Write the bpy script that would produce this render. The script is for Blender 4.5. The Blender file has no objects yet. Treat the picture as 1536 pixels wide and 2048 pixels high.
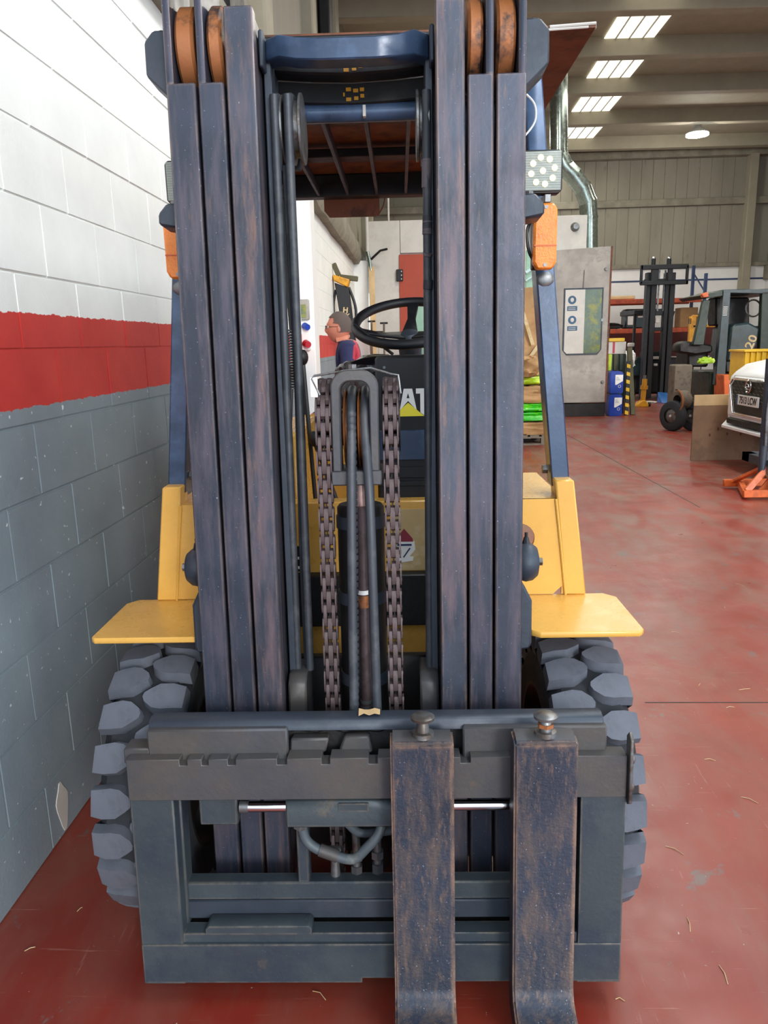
import bpy, bmesh, math, random
from mathutils import Vector, Matrix, noise
PI = math.pi
random.seed(7)
scene = bpy.context.scene
col = scene.collection

# ------------------------------------------------------------------ camera
F, CX, CY, EYE = 1500.0, 768.0, 1024.0, 1.5
_down = Vector((154, 6656, F)).normalized()
_fwd = Vector((60, -336, F)); _fwd = (_fwd - _down * _fwd.dot(_down)).normalized()
_right = _down.cross(_fwd)
RM = Matrix((_right, _fwd, -_down))                 # camera axes -> world
CAMP = Vector((0, 0, EYE))
cd = bpy.data.cameras.new('camera'); cam = bpy.data.objects.new('camera', cd); col.objects.link(cam)
cd.sensor_fit = 'VERTICAL'; cd.sensor_height = 36.0; cd.lens = F / 2048 * 36.0
cd.clip_start = 0.05; cd.clip_end = 200
m = Matrix.Identity(4)
for i in range(3):
    m[i][0] = RM[i][0]; m[i][1] = -RM[i][1]; m[i][2] = -RM[i][2]
m.translation = CAMP
cam.matrix_world = m
scene.camera = cam

def ray(px, py): return RM @ Vector(((px - CX) / F, (py - CY) / F, 1))
def G(px, py, z=0.0):                                # measured point on a horizontal plane
    r = ray(px, py); return CAMP + r * ((z - EYE) / r.z)
def A(px, py, Y):                                    # measured point on an upright plane
    r = ray(px, py); return CAMP + r * (Y / r.y)

# ------------------------------------------------------------------ world, lights, exposure
w = bpy.data.worlds.new('sky'); scene.world = w; w.use_nodes = True
bg = w.node_tree.nodes['Background']; bg.inputs[0].default_value = (0.76, 0.88, 1.0, 1); bg.inputs[1].default_value = 3.0
sl = bpy.data.lights.new('low_sun', 'SUN'); sl.energy = 1.6; sl.angle = math.radians(14); sl.color = (1.0, .95, .88)
so = bpy.data.objects.new('low_sun', sl); col.objects.link(so); so.rotation_euler = Vector((-.40, .90, -.26)).to_track_quat('-Z', 'Y').to_euler()
def area(name, loc, rot, sx, sy, power, color, portal=False):
    l = bpy.data.lights.new(name, 'AREA'); l.shape = 'RECTANGLE'; l.size = sx; l.size_y = sy
    l.energy = power; l.color = color
    if portal: l.cycles.is_portal = True
    o = bpy.data.objects.new(name, l); o.location = loc; o.rotation_euler = rot; col.objects.link(o); return o
area('doorway_daylight', (4.8, -3.0, 3.4), (PI/2, 0, 0), 12.0, 6.8, 1, (1, 1, 1), True)
area('skylight_glow', (4.2, 19.0, 6.5), (0, 0, 0.08), 1.0, 10, 210, (1.0, 0.97, 0.86))
area('skylight_glow', (3.4, 8.5, 6.5), (0, 0, 0.08), 1.0, 9, 280, (0.98, 0.98, 0.95))
area('skylight_glow', (2.9, 1.5, 6.5), (0, 0, 0.08), 1.4, 5, 260, (0.85, 0.93, 1.0))
for (lx, ly) in ((8.0, 14.5), (8.0, 7.5), (1.2, 12.5), (1.2, 19.5)):
    area('added_hall_fill', (lx, ly, 6.2), (0, 0, 0), 0.5, 0.5, 90, (1.0, 0.93, 0.78))  # unseen lamps added to brighten the hall
scene.view_settings.view_transform = 'Standard'; scene.view_settings.look = 'None'
scene.view_settings.exposure = 0.0; scene.view_settings.gamma = 1.0
scene.view_settings.use_curve_mapping = False

# ------------------------------------------------------------------ materials
def lin(h):
    if isinstance(h, tuple): return h + (1,) if len(h) == 3 else h
    h = h.lstrip('#'); v = [int(h[i:i+2], 16) / 255 for i in (0, 2, 4)]
    return tuple(c / 12.92 if c <= .04045 else ((c + .055) / 1.055) ** 2.4 for c in v) + (1,)
class NT:
    def __init__(s, name):
        s.m = bpy.data.materials.new(name); s.m.use_nodes = True
        s.t = s.m.node_tree; s.p = s.t.nodes['Principled BSDF']
    def n(s, typ, **kw):
        nd = s.t.nodes.new(typ)
        for k, v in kw.items(): setattr(nd, k, v)
        return nd
    def l(s, a, b): s.t.links.new(a, b)
    def coord(s, world=False, stretch=(1, 1, 1), off=(0, 0, 0)):
        if world: src = s.n('ShaderNodeNewGeometry').outputs['Position']
        else: src = s.n('ShaderNodeTexCoord').outputs['Object']
        mp = s.n('ShaderNodeMapping'); mp.inputs['Scale'].default_value = stretch; mp.inputs['Location'].default_value = off
        s.l(src, mp.inputs['Vector']); return mp.outputs[0]
    def noise(s, vec, scale, detail=4, rough=.6, dist=0):
        nd = s.n('ShaderNodeTexNoise'); nd.inputs['Scale'].default_value = scale; nd.inputs['Detail'].default_value = detail
        nd.inputs['Roughness'].default_value = rough; nd.inputs['Distortion'].default_value = dist
        s.l(vec, nd.inputs['Vector']); return nd.outputs[0]
    def ramp(s, v, a, b, lo=0.0, hi=1.0):
        r = s.n('ShaderNodeMapRange'); r.inputs[1].default_value = a; r.inputs[2].default_value = b
        r.inputs[3].default_value = lo; r.inputs[4].default_value = hi; s.l(v, r.inputs[0]); return r.outputs[0]
    def mix(s, f, a, b):
        mx = s.n('ShaderNodeMix', data_type='RGBA'); 
        if isinstance(f, float): mx.inputs[0].default_value = f
        else: s.l(f, mx.inputs[0])
        for i, c in ((6, a), (7, b)):
            if isinstance(c, tuple): mx.inputs[i].default_value = c
            else: s.l(c, mx.inputs[i])
        return mx.outputs[2]
    def math(s, op, a, b=None):
        nd = s.n('ShaderNodeMath', operation=op)
        for i, c in ((0, a), (1, b)):
            if c is None: continue
            if isinstance(c, (int, float)): nd.inputs[i].default_value = c
            else: s.l(c, nd.inputs[i])
        return nd.outputs[0]
    def bump(s, h, strength, dist=.01):
        b = s.n('ShaderNodeBump'); b.inputs['Strength'].default_value = strength; b.inputs['Distance'].default_value = dist
        s.l(h, b.inputs['Height']); s.l(b.outputs[0], s.p.inputs['Normal'])

def mat(name, base, rough=.5, metal=0.0, worn=None, wscale=6, wlo=.5, whi=.6, wstretch=(1, 1, 1), wear2=None, w2=(.62, .7, 20),
        speck=None, sth=.72, sscale=90, bump=.15, bscale=60, var=.15, spec=None, edge=None, erad=.007):
    k = NT(name); c = lin(base); v = k.coord()
    big = k.noise(v, 3.0, 5)
    dark = tuple(x * (1 - var) for x in c[:3]) + (1,); lite = tuple(min(1, x * (1 + var)) for x in c[:3]) + (1,)
    out = k.mix(k.ramp(big, .35, .65), dark, lite)
    rr = k.ramp(k.noise(v, 14, 4), .3, .7, max(0, rough - .08), min(1, rough + .08))
    if worn:
        vs = k.coord(stretch=wstretch, off=(3.1, 1.7, 5.3))
        out = k.mix(k.ramp(k.noise(vs, wscale, 6, .68), wlo, whi), out, lin(worn))
    if wear2:
        vs = k.coord(stretch=wstretch, off=(9.1, 4.7, 2.3))
        out = k.mix(k.ramp(k.noise(vs, w2[2], 8, .75), w2[0], w2[1]), out, lin(wear2))
    if edge:                                         # bare, rubbed corners
        bv = k.n('ShaderNodeBevel'); bv.samples = 4; bv.inputs['Radius'].default_value = erad
        g = k.n('ShaderNodeNewGeometry'); dt = k.n('ShaderNodeVectorMath', operation='DOT_PRODUCT'); k.l(bv.outputs[0], dt.inputs[0]); k.l(g.outputs['Normal'], dt.inputs[1])
        e = k.ramp(dt.outputs['Value'], .985, .90); nz = k.ramp(k.noise(k.coord(stretch=(1, 1, .3), off=(7, 7, 7)), 22, 6, .7), .38, .60)
        out = k.mix(k.math('MULTIPLY', e, nz), out, lin(edge))
    if speck:
        out = k.mix(k.ramp(k.noise(v, sscale, 3, .5), sth, sth + .03), out, lin(speck))
    k.l(out, k.p.inputs['Base Color']); k.l(rr, k.p.inputs['Roughness']); k.p.inputs['Metallic'].default_value = metal
    if spec is not None: k.p.inputs['Specular IOR Level'].default_value = spec
    if bump: k.bump(k.noise(v, bscale, 5), bump, .003)
    return k.m
def glow(name, c, s):
    k = NT(name); k.p.inputs['Emission Color'].default_value = lin(c); k.p.inputs['Emission Strength'].default_value = s
    k.p.inputs['Base Color'].default_value = lin(c); return k.m
def glassy(name, c, rough=.1, trans=1.0):
    k = NT(name); k.p.inputs['Base Color'].default_value = lin(c); k.p.inputs['Roughness'].default_value = rough
    k.p.inputs['Transmission Weight'].default_value = trans; return k.m

M = {}
M['rail'] = mat('rail_steel', '#353b49', .38, .3, worn='#504b56', wscale=5, wlo=.45, whi=.66, wstretch=(6, 6, .7), wear2='#6d5648', w2=(.62, .76, 9), speck='#868c98', sth=.69, sscale=200, bump=.12, var=.30, edge='#8a7468')
M['rail_rust'] = mat('inner_rail_steel', '#3a404d', .40, .3, worn='#62545a', wscale=5, wlo=.46, whi=.64, wstretch=(5, 5, .6), wear2='#86634c', w2=(.54, .76, 6), speck='#868c98', sth=.69, sscale=200, bump=.12, var=.30, edge='#8a7468')
M['steel'] = mat('dark_steel', '#363e49', .5, .3, worn='#3f444e', wscale=5, wstretch=(1, 1, 1), bump=.2)
M['black'] = mat('black_paint', '#14161b', .5, .0, bump=.15)
M['deep'] = mat('greasy_black', '#0b0b0d', .55, .0, worn='#191614', bump=.3)
M['bluepaint'] = mat('slate_blue_paint', '#33455f', .32, .15, worn='#455a78', wscale=3, bump=.1)
M['plate'] = mat('bare_plate_steel', '#494a4e', .48, .25, worn='#57514b', wscale=4, wlo=.45, whi=.7, wear2='#7c5d40', w2=(.64, .8, 5), bump=.25)
M['carriage'] = mat('carriage_steel', '#3d464b', .48, .2, worn='#303a46', wscale=5, wlo=.46, whi=.66, wear2='#665a4c', edge='#7d7468', w2=(.62, .78, 7), speck='#8c959c', sth=.74, sscale=220, bump=.3)
M['fork'] = mat('fork_steel', '#2a3140', .46, .25, worn='#564a46', wscale=9, wlo=.46, whi=.70, wstretch=(3, 3, .8), wear2='#6d584c', w2=(.54, .72, 26), speck='#8c959f', sth=.69, sscale=210, bump=.35, bscale=120, var=.3, edge='#8c6f5c', erad=.012)
M['rust'] = mat('rusty_roller', '#9a6038', .5, .2, worn='#3a2c28', wscale=9, wlo=.52, whi=.62, wear2='#b06a38', w2=(.5, .62, 12), bump=.3)
M['chain'] = mat('chain_steel', '#57494a', .5, .35, worn='#4b3e3d', wscale=30, wear2='#756769', w2=(.60, .66, 40), bump=.4)
M['hose'] = mat('rubber_hose', '#33373e', .5, 0, worn='#43464b', wscale=12, bump=.15)
M['hosegrey'] = mat('grey_hose', '#4d565c', .5, 0, worn='#6a6f6e', wscale=9, bump=.2)
M['sleeve'] = mat('taped_sleeve', '#5b5357', .6, 0, worn='#2a2b33', wscale=6, wlo=.48, whi=.5, wstretch=(.1, .1, 2.2), bump=.2)
M['yellow'] = mat('yellow_paint', '#dba850', .28, 0, worn='#cf9c45', wscale=3, wlo=.5, whi=.75, wear2='#6b4a2a', w2=(.76, .79, 14), bump=.05, var=.06)
M['tire'] = mat('tire_rubber', '#25282d', .8, 0, worn='#26292e', wscale=8, bump=.5)
M['lug'] = mat('worn_tread', '#5a5e68', .82, 0, worn='#565a63', wscale=10, wear2='#3a3d45', w2=(.62, .72, 25), bump=.5)
M['chrome'] = mat('chrome', '#e6e8ec', .12, 1.0, bump=0, var=.02)
M['bolt'] = mat('zinc_bolt', '#7d7f80', .4, .7, worn='#615a54', wscale=20, bump=.2)
M['brown'] = mat('brown_board', '#6e3a1e', .6, 0, worn='#4c2512', wscale=8, wear2='#8d5228', w2=(.58, .75, 20), bump=.3)
M['cream'] = mat('sun_bleached_paper', '#c9b389', .6, 0, worn='#b89b68', wscale=10)
M['white'] = mat('white_paint', '#e9e9e6', .45, 0, bump=.08, var=.03)
M['offwhite'] = mat('grey_white_panel', '#c9c5be', .38, 0, worn='#c1bdb6', wscale=2, bump=.05, var=.04)
M['labelyellow'] = mat('logo_yellow', '#f2e23a', .4, 0, bump=0, var=.02)
M['orange'] = mat('orange_paint', '#b04a28', .5, 0, worn='#8f3c22', wscale=8)
M['brightorange'] = mat('bright_orange_paint', '#d8662a', .45, 0, worn='#b85324', wscale=6)
M['doororange'] = mat('orange_door', '#a53d20', .45, 0, bump=.05, var=.05)
M['red'] = mat('red_plastic', '#b02433', .45)
M['blueplastic'] = mat('blue_plastic', '#123a9c', .35, 0, var=.08, bump=.05)
M['sheetblue'] = mat('light_blue_plastic', '#2d66ad', .4)
M['kraft'] = mat('kraft_paper', '#b08a5c', .7, 0, worn='#946f45', wscale=3, wlo=.45, whi=.7, bump=.3, bscale=25)
M['green'] = mat('green_film', '#1fa31a', .3, 0, worn='#58c61e', wscale=4, bump=.2)
M['lime'] = mat('lime_film', '#b9cf2a', .35, 0, worn='#8fb81e', wscale=4)
M['wood'] = mat('plywood', '#8a6b50', .6, 0, worn='#7a5d45', wscale=3, wear2='#5e4430', w2=(.7, .78, 9), bump=.1)
M['palewood'] = mat('pale_plywood_edge', '#cdae80', .6, 0, bump=.1)
M['greywood'] = mat('grey_timber', '#6b6154', .7, 0, worn='#534a3f', wscale=8)
M['teal'] = mat('dark_teal_paint', '#2b3c42', .35, 0, worn='#22302f', wscale=4)
M['darkgreen'] = mat('dark_green_paint', '#26352c', .45, 0)
M['mastyellow'] = mat('deep_yellow_paint', '#d99a1c', .45, 0, worn='#b97f1a', wscale=6)
M['binyellow'] = mat('yellow_bin_plastic', '#e0b41c', .4, 0)
M['cloth'] = mat('navy_workwear', '#252a50', .85, 0, bump=.2)
M['clothred'] = mat('red_workwear', '#b23245', .85, 0, bump=.2)
M['skin'] = mat('skin', '#c07a62', .55, 0, bump=.05, var=.06)
M['hair'] = mat('grey_brown_hair', '#574a44', .8, 0, bump=.5)
M['bag'] = mat('black_plastic_bag', '#0e1116', .22, 0, bump=.5, bscale=25, spec=.8)
M['ledlens'] = glow('led_lens', '#fff0b0', .85)
M['lens'] = mat('clear_lens', '#8d958b', .15, 0, worn='#8d978e', wscale=20, wstretch=(.1, .1, 3), bump=.2)
M['amber'] = mat('amber_lens', '#f58a2e', .22, 0, worn='#ea7a24', wscale=30, bump=.6, bscale=160, var=.05)
M['lamp'] = glow('lamp_disc', '#f4fbff', 14)
M['skylight'] = glow('skylight_sheet', '#f6f4e2', 1.5)
M['galv'] = mat('galvanised_duct', '#8f9a94', .25, .85, bump=.05)
M['concrete'] = mat('raw_concrete', '#8b8676', .85, 0, worn='#6f6b5e', wscale=2, wlo=.45, whi=.7, bump=.6, bscale=30)
M['beamcon'] = mat('beam_concrete', '#98917e', .8, 0, bump=.2, bscale=20, var=.06)
M['cabinetgrey'] = mat('scuffed_grey_panel', '#a09a93', .5, 0, worn='#938e87', wscale=4, wear2='#6f6a64', w2=(.70, .78, 14), bump=.1)
M['greenglass'] = mat('green_tinted_pane', '#8fb8a0', .15, 0, bump=0)
M['darkglass'] = mat('green_reflection_pane', '#5d6e5c', .12, 0, worn='#8a8c3a', wscale=3, bump=0)  # green and yellow reflections put into the pane colour
M['signblue'] = mat('sign_blue', '#2c5577', .5, 0, bump=0)
M['rackblue'] = mat('rack_blue', '#2b3e63', .45)
M['cardboard'] = mat('cardboard', '#96744c', .75, 0)
M['carwhite'] = mat('car_white', '#eef0f0', .35, 0, bump=0, var=.01)
M['darkred'] = mat('dark_red_plate', '#5a2320', .6, 0)
M['maroon'] = mat('maroon_print', '#8c2c3c', .5, 0, bump=0)
M['sticker'] = mat('bleached_sticker', '#c2a877', .6, 0, worn='#d0bd95', wscale=4, bump=0)
M['olive'] = mat('olive_webbing', '#55523a', .7, 0)

def floor_mat():
    k = NT('red_floor_paint'); v = k.coord(True); 
    c = k.mix(k.ramp(k.noise(v, 1.1, 5, .6), .35, .68), lin('#7b231a'), lin('#913a28'))
    v2 = k.coord(True, (2.4, .9, 1), (5, 3, 0))
    sy = k.n('ShaderNodeSeparateXYZ'); k.l(k.n('ShaderNodeNewGeometry').outputs['Position'], sy.inputs[0]); patch_gain = k.ramp(sy.outputs[1], 1.2, 6.5, .30, 1.0)  # brown-grey patches get stronger with depth into the hall
    c = k.mix(k.math('MULTIPLY', patch_gain, k.ramp(k.noise(v2, 1.6, 8, .7, .5), .42, .62, 0, .85)), c, lin('#7a5d50'))
    v3 = k.coord(True, (1.5, 1.0, 1), (1, 8, 0))
    c = k.mix(k.ramp(k.noise(v3, 4.0, 9, .72, .3), .60, .65, 0, .75), c, lin('#66605d'))
    c = k.mix(k.ramp(k.noise(v, 60, 3, .6), .72, .75, 0, .8), c, lin('#c8b8b0'))
    # scratches: thin stretched noise
    v4 = k.coord(True, (1.0, 22, 1), (0, 0, 0)); c = k.mix(k.ramp(k.noise(v4, 3.0, 5, .7), .63, .70, 0, .4), c, lin('#c08f80'))
    v5 = k.coord(True, (26, 2.0, 1), (4, 0, 0)); c = k.mix(k.ramp(k.noise(v5, 2.0, 5, .7), .64, .71, 0, .35), c, lin('#b0867c'))
    k.l(c, k.p.inputs['Base Color'])
    k.l(k.ramp(k.noise(v, 5, 6, .6), .3, .7, .27, .46), k.p.inputs['Roughness'])
    k.bump(k.noise(v, 25, 6), .12, .004); return k.m
M['floor'] = floor_mat()
M['apron'] = mat('pale_bounce_concrete', '#aeb4b8', .8, 0)  # unseen ground outside, kept pale to bounce light onto the lower wall
def wall_mat():
    k = NT('three_tone_wall_paint'); v = k.coord(True)
    sep = k.n('ShaderNodeSeparateXYZ'); k.l(k.n('ShaderNodeNewGeometry').outputs['Position'], sep.inputs[0])
    z = k.math('ADD', sep.outputs[2], k.ramp(k.noise(v, 22, 4, .7), .3, .7, -.005, .005))
    grey = k.mix(k.ramp(k.noise(v, 3, 5), .3, .7), lin('#76828a'), lin('#869299'))
    grey = k.mix(k.ramp(k.noise(v, 45, 2, .5), .71, .73), grey, lin('#c6cdd0'))
    red = k.mix(k.ramp(k.noise(v, 5, 5), .3, .7), lin('#b92d2c'), lin('#c93a34'))
    wh = k.mix(k.ramp(k.noise(v, 4, 5), .3, .7), lin('#e4e6e2'), lin('#eef0ec'))
    c = k.mix(k.ramp(z, 1.338, 1.340), grey, red)
    c = k.mix(k.ramp(z, 1.607, 1.609), c, wh)
    k.l(c, k.p.inputs['Base Color']); k.p.inputs['Roughness'].default_value = .55
    k.bump(k.noise(v, 70, 5, .7), .35, .004); return k.m
M['wall'] = wall_mat()
def ribbed():
    k = NT('concrete_board_wall'); v = k.coord(True, (1, 1, .25))
    c = k.mix(k.ramp(k.noise(v, 1.2, 7, .65), .3, .7), lin('#948f80'), lin('#807b6d'))
    c = k.mix(k.ramp(k.noise(v, 6, 6, .7), .6, .72, 0, .5), c, lin('#5a584c'))
    k.l(c, k.p.inputs['Base Color']); k.p.inputs['Roughness'].default_value = .85
    k.bump(k.noise(v, 20, 6), .4, .01); return k.m
M['ribbed'] = ribbed()

# ------------------------------------------------------------------ mesh helpers
class B:
    def __init__(s): s.bm = bmesh.new(); s.mi = 0
    def _face(s, vs):
        try: f = s.bm.faces.new(vs); f.material_index = s.mi; return f
        except ValueError: return None
    def box(s, x0, x1, y0, y1, z0, z1):
        x0, x1 = min(x0, x1), max(x0, x1); y0, y1 = min(y0, y1), max(y0, y1); z0, z1 = min(z0, z1), max(z0, z1)
        v = [s.bm.verts.new(p) for p in ((x0,y0,z0),(x1,y0,z0),(x1,y1,z0),(x0,y1,z0),(x0,y0,z1),(x1,y0,z1),(x1,y1,z1),(x0,y1,z1))]
        for q in ((0,3,2,1),(4,5,6,7),(0,1,5,4),(1,2,6,5),(2,3,7,6),(3,0,4,7)): s._face([v[i] for i in q])
        return s
    def prism(s, pts, axis, a, b):                    # polygon in the two other axes, extruded along axis
        def P(u, w, t): return {'x': (t, u, w), 'y': (u, t, w), 'z': (u, w, t)}[axis]
        v0 = [s.bm.verts.new(P(u, w, a)) for u, w in pts]; v1 = [s.bm.verts.new(P(u, w, b)) for u, w in pts]
        s._face(v0[::-1]); s._face(v1); n = len(pts)
        for i in range(n): s._face([v0[i], v0[(i+1) % n], v1[(i+1) % n], v1[i]])
        return s
    def loft(s, rings, caps=True, closed=True):
        vs = [[s.bm.verts.new(p) for p in r] for r in rings]; n = len(vs[0])
        for a, b in zip(vs, vs[1:]):
            for i in range(n if closed else n - 1): s._face([a[i], a[(i+1) % n], b[(i+1) % n], b[i]])
        if caps: s._face(vs[0][::-1]); s._face(vs[-1])
        return s
    def tube(s, path, r, n=10, caps=True):
        P = [Vector(p) for p in path]; R_ = r if isinstance(r, (list, tuple)) else [r] * len(P)
        t0 = (P[1] - P[0]).normalized(); up = Vector((0, 0, 1)) if abs(t0.z) < .9 else Vector((1, 0, 0))
        a = t0.cross(up).normalized(); rings = []
        for i, p in enumerate(P):
            t = ((P[min(i+1, len(P)-1)] - P[max(i-1, 0)])).normalized()
            a = (a - t * a.dot(t)).normalized(); b = t.cross(a)
            rings.append([p + (a * math.cos(2*PI*k/n) + b * math.sin(2*PI*k/n)) * R_[i] for k in range(n)])
        return s.loft(rings, caps)
    def cyl(s, p0, p1, r0, r1=None, n=24): return s.tube([p0, p1], [r0, r0 if r1 is None else r1], n)
    def lathe(s, prof, axis='x', c=(0, 0, 0), n=32, caps=False):   # prof: (along, radius)
        rings = []
        for a, r in prof:
            ring = []
            for k in range(n):
                q = 2*PI*k/n; u, w = r*math.cos(q), r*math.sin(q)
                p = {'x': (a, u, w), 'y': (u, a, w), 'z': (u, w, a)}[axis]
                ring.append((p[0]+c[0], p[1]+c[1], p[2]+c[2]))
            rings.append(ring)
        return s.loft(rings, caps)
    def sph(s, c, r, n=14, sc=(1, 1, 1)):
        rings = []
        for i in range(1, n):
            a = PI*i/n; rings.append([(c[0]+r*sc[0]*math.sin(a)*math.cos(2*PI*k/(2*n)), c[1]+r*sc[1]*math.sin(a)*math.sin(2*PI*k/(2*n)), c[2]+r*sc[2]*math.cos(a)) for k in range(2*n)])
        return s.loft(rings, True)
    def beam(s, p0, p1, wx, wy, side=(1, 0, 0)):      # rectangular bar from p0 to p1
        p0, p1 = Vector(p0), Vector(p1); t = (p1-p0).normalized(); a = Vector(side); a = (a - t*a.dot(t)).normalized(); b = t.cross(a)
        r = [[p + a*u*wx/2 + b*v*wy/2 for u, v in ((-1,-1),(1,-1),(1,1),(-1,1))] for p in (p0, p1)]
        return s.loft(r)
def smooth_path(pts, k=6):
    P = [Vector(p) for p in pts]; out = []
    for i in range(len(P)-1):
        p0, p1, p2, p3 = P[max(i-1, 0)], P[i], P[i+1], P[min(i+2, len(P)-1)]
        for j in range(k):
            t = j/k; out.append(.5*((2*p1)+(-p0+p2)*t+(2*p0-5*p1+4*p2-p3)*t*t+(-p0+3*p1-3*p2+p3)*t**3))
    out.append(P[-1]); return out
def obj(name, b, mats, parent=None, bevel=0, loc=(0, 0, 0), rot=(0, 0, 0), smooth=True, seg=1, label=None):
    bm = b.bm
    bmesh.ops.recalc_face_normals(bm, faces=bm.faces)
    if bevel:
        es = [e for e in bm.edges if len(e.link_faces) == 2 and e.calc_face_angle(0) > .6]
        bmesh.ops.bevel(bm, geom=es, offset=bevel, segments=seg, affect='EDGES', clamp_overlap=True)
    me = bpy.data.meshes.new(name); bm.to_mesh(me); bm.free()
    for mt in (mats if isinstance(mats, (list, tuple)) else [mats]): me.materials.append(mt)
    if smooth:
        me.polygons.foreach_set('use_smooth', [True]*len(me.polygons)); me.set_sharp_from_angle(angle=.7)
    o = bpy.data.objects.new(name, me); col.objects.link(o)
    if parent: o.parent = parent
    o.location = loc; o.rotation_euler = rot
    if label: o['label'] = label
    return o
def tag(o, label, cat, group=None, kind=None):
    o['label'] = label; o['category'] = cat
    if group: o['group'] = group
    if kind: o['kind'] = kind
    return o
def thing(name, label, cat, loc=(0, 0, 0), rz=0, group=None):
    o = bpy.data.objects.new(name, None); col.objects.link(o); o.empty_display_size = .1
    o.location = loc; o.rotation_euler = (0, 0, rz); return tag(o, label, cat, group)
def struct(o): o['kind'] = 'structure'; return o
def inst(src, parent, loc=(0, 0, 0), rot=(0, 0, 0), scale=None):
    c = src.copy(); col.objects.link(c); c.parent = parent; c.location = loc; c.rotation_euler = rot
    if scale: c.scale = scale
    return c
def text(name, s, size, depth, mt, parent, loc, rot, sx=1.0, bold=0.0, label=None):
    cu = bpy.data.curves.new(name, 'FONT'); cu.body = s; cu.size = size; cu.extrude = depth; cu.offset = bold
    cu.align_x = 'CENTER'; cu.align_y = 'CENTER'; cu.resolution_u = 3
    tmp = bpy.data.objects.new('tmp', cu); col.objects.link(tmp)
    dg = bpy.context.evaluated_depsgraph_get(); me = bpy.data.meshes.new_from_object(tmp.evaluated_get(dg))
    bpy.data.objects.remove(tmp); me.materials.clear(); me.materials.append(mt)
    o = bpy.data.objects.new(name, me); col.objects.link(o); o.parent = parent; o.location = loc; o.rotation_euler = rot; o.scale = (sx, 1, 1)
    if label: o['label'] = label
    return o

# ------------------------------------------------------------------ the hall
WX = -1.13; YB = 24.0; XR = 10.6; ZC = 6.93
floor = struct(obj('floor', B().box(-1.5, XR+.5, -3.2, YB+.3, -.1, 0), M['floor']))
struct(obj('ground', B().box(-14, XR+14, -22, -3.2, -.1, -.005).box(XR+.5, XR+14, -3.2, 8, -.1, -.005), M['apron']))
# recessed joints of the floor slabs (dark sealant strips let into the slab)
def strip(p, q, wd, name='floor_joint'):
    p, q = Vector((p.x, p.y, 0)), Vector((q.x, q.y, 0))
    return obj(name, B().beam(p, q, wd, .002), M['deep'], floor)
strip(G(1135, 870), G(1400, 1015), .012)
strip(G(1290, 1405), G(1536, 1405), .006)
# left wall: painted concrete blocks
wl = struct(obj('wall_left', B().box(WX-.3, WX-.0045, -2.9, 15.05, 0, 3.01), M['wall']))
RH = 3.01/14; bl = None; far = B()
for r in range(14):
    y = -2.9 + (.2 if r % 2 else 0) - .32; 
    while y < 15.0:
        a, b_ = max(y, -2.9), min(y+.4, 15.04)
        if b_ - a > .05:
            if 1.3 < a and b_ < 6.2 and b_-a > .39:
                if bl is None:
                    bl = obj('block', B().box(-.02, 0, .0015, .3985, .0015, RH-.0015), M['wall'], wl, bevel=.0035, seg=2)
                    bl.location = (WX, a, r*RH)
                else: inst(bl, wl, (WX + random.uniform(-.0012, .0012), a, r*RH))
            else: far.box(WX-.02, WX, a+.002, b_-.002, r*RH+.002, (r+1)*RH-.002)
        y += .4
o = obj('block_courses', far, M['wall'], wl); o['kind'] = 'stuff'
# chip in the plaster close to the floor
b = B(); _r = ray(125, 1612); c = CAMP + _r*((WX-CAMP.x)/_r.x)
b.prism([(c.y + .035*math.cos(t)*(1+.2*math.sin(3*t)), c.z + .075*math.sin(t)*(1+.15*math.cos(4*t))) for t in [2*PI*i/18 for i in range(18)]], 'x', WX-.004, WX+.002)
obj('plaster_patch', b, M['offwhite'], wl)
# white pier with the sockets, and the return at the far end
struct(obj('trim_1', B().box(WX-.02, A(627, 600, 7.8).x, 7.8, 8.15, 0, 3.4), M['white'], bevel=.008))
struct(obj('trim_2', B().box(WX-.02, -.88, 15.06, 15.3, 0, 3.05), M['white'], bevel=.008))
# concrete above the block wall
wu = struct(obj('wall_left_upper', B().box(WX-.3, WX-.04, -2.9, YB, 3.01, ZC), M['ribbed']))
b = B()
ys = [i*.5 for i in range(-5, 49)]
rings = []
for y in ys:
    j = noise.noise(Vector((y*1.7, 0, 0)))*.04; k2 = noise.noise(Vector((y*2.3, 9, 0)))*.03
    rings.append([(WX-.1, y, 2.98+j), (WX+.10+k2, y, 3.0+j), (WX+.16+k2, y, 3.10), (WX+.14, y, 3.3+j), (WX-.1, y, 3.36)])
obj('ring_beam', b.loft(rings), M['concrete'], wu)
for yy in (3.1, 6.1, 9.1, 12.1, 15.1, 18.1, 21.1):
    obj('pilaster', B().box(WX-.1, WX+.08, yy, yy+.35, 3.3, ZC), M['beamcon'], wu, bevel=.02)
for yy in (4.7, 10.6):
    obj('dark_column', B().box(WX-.02, WX+.12, yy, yy+.45, 3.35, ZC), M['deep'], wu, bevel=.02)  # dark column on the upper wall, built as a flat strip
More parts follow.
